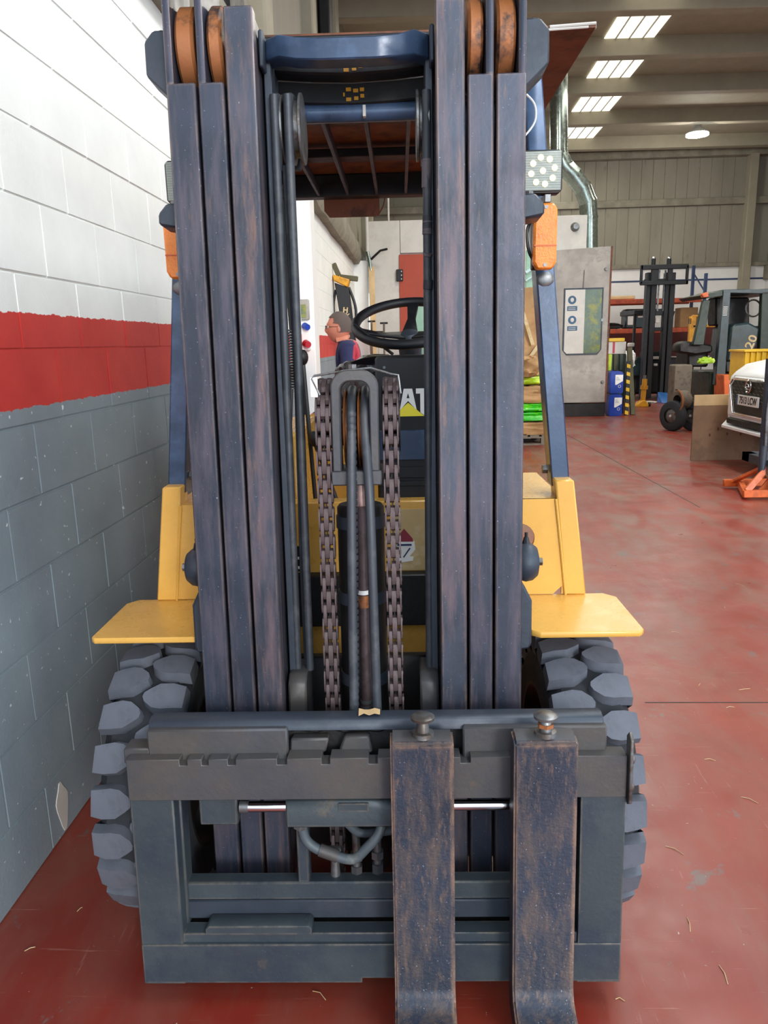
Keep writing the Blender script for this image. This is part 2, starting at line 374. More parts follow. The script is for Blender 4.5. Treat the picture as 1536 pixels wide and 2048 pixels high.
# back wall: painted lower part, upright concrete boards above
wb = struct(obj('wall_back', B().box(-1.5, XR+.3, YB+.06, YB+.3, 0, ZC+.2), M['ribbed']))
obj('painted_dado', B().box(-1.5, XR, YB-.04, YB+.06, 0, 3.5), M['white'], wb)
obj('red_stripe', B().box(-1.5, XR, YB-.05, YB-.04, .9, 1.75), M['darkred'], wb)
obj('blue_line', B().box(-1.5, XR, YB-.05, YB-.04, 3.12, 3.17), M['rackblue'], wb)
for z0, z1 in ((3.62, 5.25), (5.45, 6.55)):
    src = None; x = 3.4
    while x < XR-.6:
        if src is None:
            src = obj('concrete_board', B().box(0, .331, -.05, .06, 0, z1-z0), M['ribbed'], wb, bevel=.006, loc=(x, YB, z0))
        else: inst(src, wb, (x, YB + random.uniform(-.012, .004), z0))
        x += .335
b = B(); b.box(-1.5, XR, YB-.14, YB+.06, 5.25, 5.45); b.box(-1.5, XR, YB-.12, YB+.06, 3.5, 3.62); b.box(-1.5, XR, YB-.3, YB+.06, 6.55, 6.75)
obj('concrete_rail', b, M['concrete'], wb, bevel=.01)
struct(obj('trim_3', B().box(9.75, 10.0, YB-.35, YB-.04, 0, 6.6), M['beamcon'], bevel=.02))
wr = struct(obj('wall_right', B().box(XR, XR+.3, 4.6, YB, 0, ZC), M['ribbed']))   # unseen gap before it, added to let sky light in from the right
obj('concrete_rail', B().box(XR-.1, XR, 4.6, YB, 3.1, 3.5), M['concrete'], wr, bevel=.01)
obj('painted_dado', B().box(XR-.02, XR, 4.6, YB, 0, 3.1), M['white'], wr)
# ceiling: cross beams under a deck with a strip of translucent sheets
TH = .035
ce = struct(obj('ceiling', B().box(-1.5, XR+.3, -3, YB+.3, ZC, ZC+.2), M['beamcon']))
for Y0 in (13.62, 15.6, 17.75, 20.15, 22.65, 11.6, 9.6, 7.5, 5.5, 3.5, 1.5, -.5):
    q = obj('concrete_beam', B().box(-.4-1.1, XR-.0, 0, .24, 6.6, ZC+.01), M['beamcon'], ce, bevel=.012)
    q.location = (0, Y0-.12, 0); q.rotation_euler = (0, 0, TH)
    q.scale = (1, 1, 1)
sky0 = None
ysk = (-.5, 1.5, 3.5, 5.5, 7.5, 9.6, 11.6, 13.62, 15.6, 17.75, 20.15, 22.65)
for i in range(len(ysk)-1):
    ya, yb = ysk[i]+.24, ysk[i+1]-.02
    t0 = obj('skylight_sheet', B().box(-.46, .46, ya, yb, ZC-.035, ZC-.02), M['skylight'], ce)
    t0.location = (3.62 + .075*((ya+yb)/2-15) + .45, .12, 0)
    for k in range(3):
        for_x = -.25 + k*.25
        obj('sheet_rib', B().cyl((for_x, ya, ZC-.04), (for_x, yb, ZC-.04), .016, n=8), M['offwhite'], t0)
# high-bay lamp
p = G(1395, 262, 6.5)
hb = thing('high_bay_lamp', 'bright round lamp hanging under the ceiling beams at the far right', 'lamp', (p.x, p.y, 6.42))
obj('lamp_disc', B().cyl((0, 0, -.03), (0, 0, .02), .27, n=24), M['lamp'], hb)
obj('lamp_housing', B().lathe([(.02, .25), (.06, .22), (.16, .1), (.3, .07)], 'z', n=24, caps=True), M['offwhite'], hb)
obj('lamp_hanger', B().cyl((0, 0, .3), (0, 0, .56), .012, n=8), M['galv'], hb)
l = bpy.data.lights.new('high_bay_bulb', 'POINT'); l.energy = 160; l.color = (1, .96, .88); l.shadow_soft_size = .2
lo = bpy.data.objects.new('high_bay_bulb', l); col.objects.link(lo); lo.location = (p.x, p.y, 6.3)

# ------------------------------------------------------------------ the forklift in front
TILT = -math.atan2(.0595053, .9982274)
yaw = .0184408
fk = thing('forklift', 'large yellow and black forklift truck with tall triple mast facing the viewer, forks down', 'forklift', (.13236, 1.3915, 0), yaw)
ML = dict(parent=fk, loc=(0, 0, .06), rot=(TILT, 0, 0))
def mast(name, b, mt, bevel=0, label=None, **k): return obj(name, b, mt, bevel=bevel, label=label, **ML, **k)
MC = -.2625                                        # mast centre
YR = .22
# --- mast rails: three channels on each side
for sgn in (-1, 1):
    def X(u): return MC + sgn*u                      # u = distance from the centre
    for stage, (u0, u1, ztop, zn, mt) in enumerate(((.189, .250, 2.145, 9, 'rail_rust'), (.256, .310, 2.31, 2.0, 'rail'), (.316, .378, 2.31, 2.0, 'rail'))):
        name = ('inner_mast_rail', 'middle_mast_rail', 'outer_mast_rail')[stage]
        b = B(); zb = .111
        zf = min(ztop, zn)
        fo = 0 if stage == 0 else 0
        b.box(X(u0), X(u1), YR, YR+.035, zb, zf)                       # front flange
        wx = (u1-.016, u1) if stage else (u0+.004, u0+.024)
        b.prism([(YR+.001, zb), (YR+.18, zb), (YR+.18, ztop-.03), (YR+.14, ztop), (YR+.05, ztop), (YR+.001, ztop-.045)], 'x', X(wx[0]), X(wx[1]))   # web
        b.box(X(u0), X(u1), YR+.15, YR+.18, zb, zf)                    # rear flange
        r = mast(name, b, M[mt], bevel=.003)
        if stage:
            b = B(); xa, xb = sorted((X(u0+.002), X(wx[0]-.004)))
            b.lathe([(xa, .03), (xa, .085), (xa+.006, .092), (xb-.006, .092), (xb, .085), (xb, .03)], 'x', (0, YR+.1, 2.09), 40, True)
            q = obj('mast_roller', b, M['rust'], r)
            obj('roller_pin', B().cyl((xa-.01, YR+.1, 2.09), (xb+.008, YR+.1, 2.09), .02), M['bolt'], q) if False else None
    # guide strip beside the inner rail
    b = B(); b.box(X(.170), X(.187), YR+.10, YR+.20, .15, 2.1)
    for zz in (.3, .62, .95, 1.3, 1.62, 1.9): b.box(X(.166), X(.17), YR+.12, YR+.17, zz, zz+.05)
    mast('carriage_guide', b, M['steel'], bevel=.003)
    # side brackets high and mid
    for zc, ww, hh in ((2.075, .056, .10), (1.745, .050, .055)):
        b = B(); u = .378
        b.prism([(X(u-.002), zc-hh/2-.045*(hh > .08)), (X(u+ww), zc-hh/2+.01), (X(u+ww), zc+hh/2-.022), (X(u+ww-.02), zc+hh/2), (X(u-.002), zc+hh/2)], 'y', YR+.05, YR+.13)
        mast('mast_bracket', b, M['steel'], bevel=.004)
        mast('bracket_bolt', B().cyl((X(u+ww-.03), YR+.09, zc+hh/2), (X(u+ww-.03), YR+.09, zc+hh/2+.012), .012, n=6), M['bolt'])
    # lower side bracket
    b = B(); b.prism([(X(.378), .72), (X(.408), .725), (X(.412), .74), (X(.412), .845), (X(.395), .88), (X(.378), .90)], 'y', YR+.06, YR+.16)
    mast('mast_foot_bracket', b, M['steel'], bevel=.006)
    # tilt mounting: ball shaped housing with nipple
    cz, cyy = .928, YR+.12
    b = B(); b.lathe([(.0, .028), (.004, .036), (.012, .044), (.028, .049), (.044, .046), (.056, .036), (.06, .02)], 'x', (0, 0, 0), 28, True)
    q = mast('tilt_pin_housing', b, M['steel']); q.location = Matrix.Rotation(TILT, 3, 'X') @ Vector((X(.376), cyy, cz)) + Vector((0, 0, .06))
    q.rotation_euler = (TILT, 0, 0 if sgn > 0 else PI)
    obj('grease_nipple', B().cyl((.03, 0, .046), (.03, 0, .062), .010, .006, 8).cyl((.03, 0, .06), (.03, 0, .074), .004, n=8), M['black'], q)
    obj('pin_bolt', B().cyl((.058, 0, 0), (.07, 0, 0), .010, n=6), M['bolt'], q)
# --- cross members
b = B(); xs = [-.442, -.41, -.37, -.32, -.26, -.20, -.15, -.115, -.083]
zt = [2.116, 2.116, 2.100, 2.094, 2.094, 2.094, 2.100, 2.118, 2.118]; zbm = [2.072, 2.070, 2.055, 2.050, 2.050, 2.050, 2.055, 2.068, 2.068]
yf = [.31, .285, .262, .255, .255, .255, .262, .285, .31]
b.loft([[(x, y, zb_), (x, y+.05, zb_), (x, y+.05, z_), (x, y, z_)] for x, y, z_, zb_ in zip(xs, yf, zt, zbm)])
mast('top_tie_bar', b, M['bluepaint'], bevel=.003)
for xa in (-.452, -.083): mast('tie_bar_lug', B().box(xa, xa+.01, .28, .34, 2.05, 2.125), M['steel'], bevel=.003)
for k, (yy, z0, z1) in enumerate(((.37, 2.075, 2.12), (.44, 2.035, 2.085))):
    xs = [-.46, -.36, -.26, -.16, -.07]; dip = [0, -.008, -.012, -.008, 0]
    b = B(); b.loft([[(x, yy, z0+d), (x, yy+.05, z0+d), (x, yy+.05, z1+d), (x, yy, z1+d)] for x, d in zip(xs, dip)])
    t_ = mast('crossmember', b, M['deep'], bevel=.004)
    g = B(); zc = (z0+z1)/2-.014
    for (dx, w_, dz) in ((-.02, .004, 0), (-.013, .012, .011), (-.013, .012, -.011), (.004, .012, .008), (.006, .01, -.009), (.02, .01, .010), (.021, .009, -.004)):
        g.box(-.262+dx, -.262+dx+w_, yy-.0015, yy+.004, zc+dz-.004, zc+dz+.004)
    obj('stencil_mark', g, M['mastyellow'], t_)
mast('cross_tube', B().cyl((-.455, .46, 2.012), (-.07, .46, 2.012), .021), M['bluepaint'])
mast('cross_tube_lug', B().box(-.236, -.229, .433, .45, 1.995, 2.02), M['offwhite'])
for zz, hh in ((.125, .05),): pass
b = B(); b.box(-.452, -.073, .40, .43, .50, .668); mast('lower_crossmember', b, M['deep'], bevel=.004)
b = B(); b.box(-.452, -.073, .40, .44, .11, .33); mast('foot_crossmember', b, M['deep'], bevel=.004)
for sx in (-1, 1):
    xa = MC+sx*.140; xb = MC+sx*.185
    b = B(); b.prism([(.27, .45), (.40, .45), (.40, .665), (.30, .665), (.275, .645), (.27, .60)], 'x', xa, xb); mast('roller_cover', b, M['plate'], bevel=.005)
# --- hose sheaves and hoses
for sx, xc in ((-1, -.385), (1, -.098)):
    b = B(); b.lathe([(xc-.014, .02), (xc-.014, .075), (xc-.009, .075), (xc-.006, .06), (xc+.006, .06), (xc+.009, .075), (xc+.014, .075), (xc+.014, .02)], 'x', (0, .375, 1.95), 36, True)
    q = mast('hose_sheave', b, M['bolt'])
    if sx < 0:
        b = B(); b.lathe([(-.417, .02), (-.417, .072), (-.413, .072), (-.413, .02)], 'x', (0, .375, 1.95), 32, True); obj('sheave_guard', b, M['bolt'], q)
def over(x, xb, zb_, r=.066, c=(.375, 1.95), ze=1.88):
    p = [(xb, c[0]-.045, zb_), ((x+xb)/2, c[0]-.05, (zb_+1.9)/2), (x, c[0]-r, c[1])]
    p += [(x, c[0]-r*math.cos(t), c[1]+r*math.sin(t)) for t in (.4, .8, 1.2, 1.57, 2.0, 2.5, 3.14)]; p.append((x, c[0]+r, ze)); return p
for x, xb, zb_, rr, mt in ((-.427, -.430, .66, .0102, 'hose'), (-.397, -.399, .66, .0102, 'hose')):
    mast('lift_hose', B().tube(smooth_path(over(x, xb, zb_), 4), rr, 10), M[mt])
mast('lift_hose', B().tube([(-.412, .33, 1.86), (-.405, .335, 1.4), (-.412, .35, .9), (-.41, .35, .66)], .006, 8), M['hose'])
mast('clamp_rod', B().cyl((-.402, .325, 1.86), (-.398, .33, 1.45), .006, n=8), M['bolt'])
q = mast('sleeved_hose', B().tube(smooth_path(over(-.090, -.097, .66), 4), .0100, 10), M['hose'], label='hose taped in light and dark bands')
for z0, z1 in ((1.86, 1.80), (1.74, 1.70), (1.66, 1.655), (1.60, 1.58)):
    obj('tape_band', B().cyl((-.0905, .3115, z0), (-.0915, .314, z1), .0112, n=12), M['sleeve'], q)
# coil springs over the hoses
for x0, y0, z0, z1, nn in ((-.452, .36, 1.70, 1.52, 24), (-.416, .335, 1.50, 1.36, 22)):
    b = B(); pts = []
    for i in range(nn*8+1): t = i/8; pts.append((x0+.007*math.cos(2*PI*t), y0+.007*math.sin(2*PI*t), z0+(z1-z0)*t/nn))
    mast('hose_spring', b.tube(pts, .0016, 5), M['bolt'])
# --- centre: lift cylinder, rod, yoke, sheaves, hoses, chains
b = B(); b.lathe([(.11, .045), (.11, .058), (1.07, .058), (1.078, .052)], 'z', (MC, .36, 0), 32, True)
q = mast('lift_cylinder', b, M['deep'])
for zz in (.62, .83, 1.02): obj('cylinder_band', B().lathe([(zz, .058), (zz, .061), (zz+.03, .061), (zz+.03, .058)], 'z', (MC, .36, 0), 32), M['steel'], q)
q = mast('side_pipe', B().cyl((MC+.006, .285, .50), (MC+.006, .285, 1.08), .0125, n=16), M['chain'])
for zz, mt, hh in ((.835, 'rust', .03), (.868, 'white', .010), (.575, 'bolt', .008), (.59, 'bolt', .008), (.51, 'rust', .055)):
    obj('pipe_band', B().cyl((MC+.006, .285, zz), (MC+.006, .285, zz+hh), .0145, n=16), M[mt], q)
mast('piston_rod', B().cyl((MC+.0, .33, 1.07), (MC+.0, .33, 1.16), .022, n=20), mat('copper_tinted_rod', '#a98c86', .3, .6))
b = B()                                              # yoke: closed arch with a rounded head
ox, iz = .056, .036
def arch(h, z0, z1, rr, n=7):
    pts = [(MC-h, z0)] + [(MC-h+rr-rr*math.cos(PI/2*i/n), z1-rr+rr*math.sin(PI/2*i/n)) for i in range(n+1)]
    return pts + [(MC+h-rr+rr*math.sin(PI/2*i/n), z1-rr+rr*math.cos(PI/2*i/n)) for i in range(n+1)] + [(MC+h, z0)]
O_, I_ = arch(.054, 1.17, 1.400, .04), arch(.033, 1.17, 1.374, .022)
for y0 in (.235,):
    vo = [[b.bm.verts.new((x, y, z)) for x, z in O_] for y in (y0, y0+.05)]; vi = [[b.bm.verts.new((x, y, z)) for x, z in I_] for y in (y0, y0+.05)]
    n = len(O_)
    for i in range(n-1):
        b._face([vo[0][i], vo[0][i+1], vi[0][i+1], vi[0][i]]); b._face([vo[1][i+1], vo[1][i], vi[1][i], vi[1][i+1]])
        b._face([vo[0][i+1], vo[0][i], vo[1][i], vo[1][i+1]]); b._face([vi[0][i], vi[0][i+1], vi[1][i+1], vi[1][i]])
    b._face([vo[0][0], vi[0][0], vi[1][0], vo[1][0]]); b._face([vo[0][-1], vo[1][-1], vi[1][-1], vi[0][-1]])
b.box(MC-.058, MC+.058, .235, .40, 1.138, 1.172)
yk = mast('sheave_yoke', b, M['plate'], bevel=.003)
obj('yoke_bolt', B().cyl((MC-.004, .26, 1.398), (MC-.004, .26, 1.412), .010, n=6), M['bolt'], yk)
b = B()
for xc in (MC-.016, MC+.017):
    b.lathe([(xc-.013, .03), (xc-.013, .095), (xc-.010, .098), (xc-.008, .082), (xc+.008, .082), (xc+.010, .098), (xc+.013, .095), (xc+.013, .03)], 'x', (0, .345, 1.262), 40, True)
obj('centre_sheave', b, M['rust'], yk)
for x, xb, xm_ in ((MC-.010, MC-.017, MC-.012), (MC+.022, MC+.037, MC+.030)):
    cyy, czz, rr = .345, 1.262, .094
    p = [(xb, .175, .60), ((xm_+xb)/2, .19, .87), (xm_, .215, 1.1), (x, cyy-rr, 1.26)] + [(x, cyy-rr*math.cos(t), czz+rr*math.sin(t)) for t in (.5, 1.0, 1.57, 2.1, 2.6, 3.14)] + [(x, cyy+rr, .9)]
    q = mast('centre_hose', B().tube(smooth_path(p, 5), .0108, 12), M['hose'])
    if x < MC:
        b = B()
        for i in range(46): 
            zz = 1.30-i*.0155; f = (zz-.60)/.66; xx = xb + (x-xb)*f + (.002*math.sin(f*3)); yy = .175 + (.251-.175)*max(0, f)**1.2
            b.lathe([(zz-.006, .0108), (zz, .0118), (zz+.006, .0108)], 'z', (xx, yy, 0), 10)
        obj('spiral_wrap', b, M['hose'], q)
# wire guard above the chains
mast('wire_guard', B().tube([(-.341, .24, 1.345), (-.358, .24, 1.382), (-.352, .24, 1.388), (-.285, .245, 1.398), (-.225, .245, 1.403), (-.178, .24, 1.388), (-.163, .24, 1.386), (-.158, .24, 1.345)], .0028, 8), M['bolt'])
mast('guard_plate', B().box(-.362, -.345, .238, .242, 1.34, 1.385), M['white'], bevel=.001)
# chains
def link_mesh(kind):
    b = B(); P_ = .033
    for x, t in (((-.0160, .0036), (0, .0105), (.0160, .0036)) if kind == 'a' else ((-.0098, .0078), (.0098, .0078))):
        pr = []
        for zc, s0 in ((P_/2, 0), (-P_/2, PI)):
            for i in range(5): a = s0 + PI*i/4; pr.append((.0145*math.cos(a), zc*.92+.0145*math.sin(a)))
        b.prism(pr, 'x', x-t/2, x+t/2)
    if kind == 'a':
        for zc in (P_/2, -P_/2): b.cyl((-.0185, 0, zc), (.0185, 0, zc), .0052, n=8)
    return b
for xc0, nm in ((-.3355, 0), (-.1815, 1)):
    ch = mast('lift_chain', B().box(xc0-.0015, xc0+.0015, .2485, .2515, .12, 1.30), M['deep'])
    la = obj('chain_link', link_mesh('a'), M['chain'], ch, loc=(xc0, .25, .135)); lb = obj('chain_link', link_mesh('b'), M['chain'], ch, loc=(xc0, .25, .168))
    z = .201; i = 0
    while z < 1.295:
        inst((la, lb)[i % 2], ch, (xc0 + random.uniform(-.0008, .0008), .25, z), (random.uniform(-.03, .03), 0, 0)); z += .033; i += 1
    a = 0
    while a < PI:
        a += .033/.085; inst((la, lb)[i % 2], ch, (xc0, .335-.085*math.cos(a), 1.285+.085*math.sin(a)), (-a, 0, 0)); i += 1
    b = B(); b.lathe([(xc0-.021, .02), (xc0-.021, .078), (xc0-.018, .078), (xc0-.018, .068), (xc0+.018, .068), (xc0+.018, .078), (xc0+.021, .078), (xc0+.021, .02)], 'x', (0, .335, 1.285), 32, True)
    obj('chain_sheave', b, M['deep'], ch)
    obj('chain_anchor', B().cyl((xc0, .25, .06), (xc0, .25, .13), .011, .008, 10), M['bolt'], ch)
# --- carriage: load backrest frame seen from the front
def cx_(px): return -.778 + (px-252)*.001096
top = [(-.778, .463), (-.778, .560)]
x = -.778
for px, wd in ((368, 16), (412, 14), (466, 16), (567, 20), (655, 17), (750, 18), (934, 20)):
    a_, c_ = cx_(px-wd/2), cx_(px+wd/2); top += [(a_, .560), (a_, .546), (c_, .546), (c_, .560)]
top += [(.320, .560), (.320, .463)]
cb = mast('carriage_frame', B().box(-.778, -.680, .06, .10, .0, .470), M['carriage'], bevel=.003)
bot = [(-.776, .006), (-.27, .006), (-.27, .018), (-.10, .018), (-.10, .008), (.319, .010), (.319, .105), (-.776, .105)]
for nm, bb in (('carriage_beam', B().prism(top, 'y', .058, .102)), ('carriage_post', B().box(.222, .320, .06, .10, .004, .470)), ('lower_carriage_beam', B().prism(bot, 'y', .057, .105)),
               ('carriage_ledge', B().box(-.681, .222, .066, .105, .10, .127)), ('ledge_block', B().prism([(-.628, .126), (-.383, .126), (-.383, .140), (-.390, .147), (-.620, .147), (-.628, .140)], 'y', .063, .105))):
    obj(nm, bb, M['plate' if nm == 'carriage_beam' else 'carriage'], cb, bevel=.0012)
obj('inner_edge_strip', B().box(-.690, -.676, .10, .15, .12, .463), M['carriage'], cb, bevel=.003)
obj('side_plate', B().prism([(.045, .455), (.06, .445), (.075, .46), (.075, .60), (.06, .614), (.045, .60)], 'x', .322, .329), M['bolt'], cb, bevel=.001)
for zz in (.55, .485): obj('weld_bead', B().sph((.331, .06, zz), .007, 6, (1, .8, 1.6)), M['bolt'], cb)
cc = mast('inner_carriage', B().box(-.70, .235, .112, .150, .178, .223), M['carriage'], bevel=.003)
obj('lower_bar', B().box(-.70, .235, .108, .150, .132, .179), M['steel'], cc, bevel=.003)
obj('under_bar', B().box(-.70, .235, .125, .160, .085, .131), M['deep'], cc, bevel=.003)
obj('upper_bar', B().prism([(.10, .604), (.105, .628), (.125, .634), (.15, .630), (.15, .60)], 'x', -.738, .279), M['steel'], cc, bevel=.002)
obj('backing_bar', B().box(-.70, .25, .13, .155, .46, .605), M['deep'], cc, bevel=.002)
obj('hook_plate', B().box(-.738, -.423, .086, .112, .538, .616), M['plate'], cc, bevel=.004)
obj('hook_plate', B().box(-.034, .283, .086, .112, .538, .616), M['plate'], cc, bevel=.004)
obj('stop_block', B().box(-.794, -.735, .088, .14, .535, .572), M['plate'], cc, bevel=.003)
obj('bearing_block', B().prism([(-.422, .55), (-.345, .55), (-.340, .556), (-.332, .586), (-.418, .586)], 'y', .10, .13), M['plate'], cc, bevel=.004)
obj('bearing_block', B().prism([(-.312, .55), (-.235, .55), (-.243, .590), (-.297, .590)], 'y', .10, .13), M['plate'], cc, bevel=.004)
b = B(); b.tube([(x_, .118, .600+.004*math.sin(x_*90)) for x_ in [-.42+.02*i for i in range(17)]], .005, 6); obj('grease_bead', b, M['deep'], cc)
for xa in (-.418, -.108): obj('upright_bar', B().box(xa, xa+.028, .115, .150, .22, .47), M['carriage'], cc, bevel=.003)
obj('cylinder_bracket', B().prism([(-.632, .383), (-.545, .383), (-.545, .463), (-.632, .463)], 'y', .09, .125), M['carriage'], cc, bevel=.003)
obj('shift_cylinder', B().prism([(.068, .388), (.110, .388), (.12, .40), (.12, .44), (.110, .452), (.075, .452), (.068, .430)], 'x', -.432, -.185), M['carriage'], cc, bevel=.004)
obj('nameplate', B().box(-.312, -.245, .066, .069, .428, .448), M['carriage'], cc)
for xa, xb in ((-.535, -.432), (-.060, .075)): obj('chrome_rod', B().cyl((xa, .098, .424), (xb, .098, .424), .0122), M['chrome'], cc)
for xa, xb in ((-.540, -.52), (.070, .085)): obj('rod_collar', B().cyl((xa, .098, .424), (xb, .098, .424), .0138), M['bolt'], cc)
# stack of small wear blocks behind the right post opening
for i in range(5): obj('wear_block', B().box(.17, .228, .12, .15, .40-i*.062, .40-i*.062+.034), M['carriage'], cc, bevel=.002)
# low hoses and fittings in the opening
hz = mast('supply_hose', B().tube(smooth_path([(-.402, .10, .385), (-.395, .10, .345), (-.375, .098, .322), (-.33, .092, .305), (-.285, .088, .298), (-.255, .086, .325), (-.225, .09, .36), (-.212, .11, .40)], 6), .0115, 12), M['hosegrey'])
obj('hose_ferrule', B().tube([(-.362, .0965, .316), (-.32, .091, .303)], .0145, 12), M['plate'], hz)
obj('elbow_fitting', B().cyl((-.405, .10, .37), (-.402, .10, .392), .016, n=6), M['bolt'], hz)
hz = mast('supply_hose', B().tube(smooth_path([(-.325, .12, .40), (-.30, .12, .37), (-.275, .13, .338), (-.24, .14, .33), (-.19, .15, .33)], 6), .010, 12), M['hosegrey'])
for xa, z0 in ((-.282, .235), (-.232, .24)):
    q = mast('pipe_fitting', B().cyl((xa, .15, z0-.03), (xa, .15, z0+.09), .010, n=10), M['bolt'])
    obj('fitting_nut', B().cyl((xa, .15, z0+.02), (xa, .15, z0+.038), .0155, n=6), M['bolt'], q); obj('fitting_nut', B().cyl((xa, .15, z0-.02), (xa, .15, z0+.006), .0145, n=6), M['plate'], q)
mast('fitting_block', B().box(-.30, -.215, .135, .165, .17, .212), M['plate'], bevel=.003)
b = B(); b.cyl((-.332, .14, .20), (-.332, .14, .262), .013, .010, 12).cyl((-.347, .14, .285), (-.317, .14, .285), .011, n=12).box(-.338, -.326, .132, .148, .26, .29); mast('chain_anchor', b, M['bolt'])
# forks
for fi, (fx, lab) in enumerate(((-.1265, 'fork nearer the middle of the carriage'), (.1335, 'fork nearer the right end of the carriage'))):
    prof = [(0, .617), (.012, .624), (.052, .628), (.056, .622), (.056, -.018), (.045, -.040), (.02, -.050), (-1.05, -.050), (-1.05, -.040), (-.35, -.010), (-.07, -.001), (-.035, .004), (-.012, .016), (-.001, .042)]
    b = B(); b.prism(prof, 'x', fx-.067, fx+.067)
    fo = mast('fork', b, M['fork'], bevel=.005, seg=2, label=lab)
    obj('fork_cap', B().prism([(.004, .619), (.014, .6255), (.050, .6290), (.050, .6275), (.014, .623), (.004, .617)], 'x', fx-.062, fx+.062), M['plate'], fo)
    obj('fork_hook', B().box(fx-.05, fx+.05, .056, .084, .565, .600), M['fork'], fo, bevel=.003)
    z0 = .624
    pn = obj('fork_pin', B().lathe([(z0, .024), (z0+.010, .023), (z0+.011, .014), (z0+.030, .0125), (z0+.031, .012), (z0+.036, .012), (z0+.038, .025), (z0+.044, .026), (z0+.048, .020)], 'z', (fx+.003, .030, 0), 24, True), M['bolt'], fo)
    if fi: obj('pin_collar', B().cyl((0, 0, 0), (0, 0, .008), .017, n=6), M['rust'], fo, loc=(fx+.003, .030, z0+.018))
# clear wrapper scraps on the bar
w1 = obj('plastic_scrap', B().loft([[(-.05+.02*i, .0, .002+.006*abs(math.sin(i*1.7))), (-.05+.02*i, .025, .004+.007*abs(math.cos(i*2.1))), (-.05+.02*i, .0251, .003+.007*abs(math.cos(i*2.1))), (-.05+.02*i, .0001, .001+.006*abs(math.sin(i*1.7)))] for i in range(5)]), M['palewood'])
tag(w1, 'crumpled scrap of clear and tan wrapper lying on the carriage top bar', 'scrap')
pz = Matrix.Rotation(TILT, 4, 'X') @ Vector((-.235, .11, .633)) + Vector((0, 0, .06)); pz = Matrix.Rotation(yaw, 4, 'Z') @ pz + Vector((.13236, 1.3915, 0))
w1.scale = (.6, .8, 1); w1.location = pz; w1.rotation_euler = (TILT, 0, yaw)

# --- chassis side (frame of the truck itself, upright)
def body(name, b, mt, bevel=0, label=None, parent=None, seg=1): return obj(name, b, mt, parent or fk, bevel=bevel, label=label, seg=seg)
XC = -.255
RT, YA = .362, .50
def lug_mesh():
    pts = [(0, -.034), (0, .033), (.022, .036), (.050, .040), (.072, .036), (.094, .018), (.100, .004), (.098, -.008), (.084, -.020), (.062, -.035), (.030, -.037)]
    b = B(); tops, bots = [], []
    def at_(u, v, r): a = v/RT; rr = r - (.012*(1-u/.035) if u < .035 else 0) - .0; return (u, -rr*math.cos(a), rr*math.sin(a))
    tops = [b.bm.verts.new(at_(u, v*.93, RT)) for u, v in pts]; cu = sum(p[0] for p in pts)/len(pts)
    bots = [b.bm.verts.new(at_(cu+(u-cu)*1.05, v*1.12, RT-.030)) for u, v in pts]
    n = len(pts)
    for i in range(n):
        b._face([bots[i], bots[(i+1) % n], tops[(i+1) % n], tops[i]])
    b._face(tops)
    # shoulder flank running down the sidewall
    sh = [b.bm.verts.new((.004, -(RT-.075)*math.cos(v/RT), (RT-.075)*math.sin(v/RT))) for v in (-.03, .03)]
    b._face([bots[0], sh[0], sh[1], bots[1]])
    return b
lugsrc = None
for sgn in (-1, 1):
    xo = XC + sgn*.648; xi = XC + sgn*.452
    tw = abs(xo-xi)
    b = B(); r = RT-.026
    prof = [(0, .215), (.004, .24), (-.004, .28), (0.006, r-.03), (.03, r-.004), (tw/2, r), (tw-.03, r-.004), (tw-.006, r-.03), (tw+.004, .28), (tw-.004, .24), (tw, .215)]
    b.lathe([(xi + sgn*a, rr) for a, rr in prof], 'x', (0, YA, RT), 64)
    ti = body('tire', b, M['tire'])
    b = B(); b.lathe([(xi, .215), (xi-sgn*.0, .205), (xi+sgn*.02, .195), (xi+sgn*.06, .17), (xi+sgn*.07, .08), (xi+sgn*.07, .0)], 'x', (0, YA, RT), 40)
    b.lathe([(xo, .215), (xo, .205), (xo-sgn*.02, .195), (xo-sgn*.05, .12), (xo-sgn*.03, .06), (xo-sgn*.03, 0)], 'x', (0, YA, RT), 40)
    obj('wheel_rim', b, M['deep'], ti)
    for row in (0, 1):
        for k in range(22):
            a = 2*PI*(k + .5*row)/22 + (.1 if sgn > 0 else 0)
            flip = (sgn > 0) if row == 0 else (sgn < 0)          # row 0 at the outer shoulder
            x0 = xo if row == 0 else xi
            rz = PI if flip else 0                               # turned about the radial (y) direction
            if lugsrc is None:
                lugsrc = obj('tread_lug', lug_mesh(), M['lug'], ti)
                q = lugsrc
            else: q = inst(lugsrc, ti)
            mtx = Matrix.Translation((x0, YA, RT)) @ Matrix.Rotation(a, 4, 'X')
            if flip: mtx = mtx @ Matrix.Rotation(PI, 4, 'Y')
            q.matrix_parent_inverse = Matrix.Identity(4); q.matrix_basis = mtx
# rear steer wheels
for sgn in (-1, 1):
    b = B(); x0 = XC + sgn*.34; b.lathe([(x0, .12), (x0, .24), (x0+sgn*.02, .27), (x0+sgn*.18, .27), (x0+sgn*.2, .24), (x0+sgn*.2, .12), (x0+sgn*.17, .05), (x0+sgn*.17, 0)], 'x', (0, 2.35, .27), 40)
    body('rear_tire', b, M['tire'])
body('front_axle', B().cyl((XC-.36, YA, RT), (XC+.36, YA, RT), .06), M['deep'])
body('underbody_shade_box', B().box(XC-.30, XC+.30, .60, .72, .07, .46), M['deep'], bevel=.02)  # dark box added to blacken the shaded gap behind the carriage openings
body('chassis', B().box(XC-.33, XC+.33, .90, 2.5, .22, .70), M['deep'], bevel=.01)
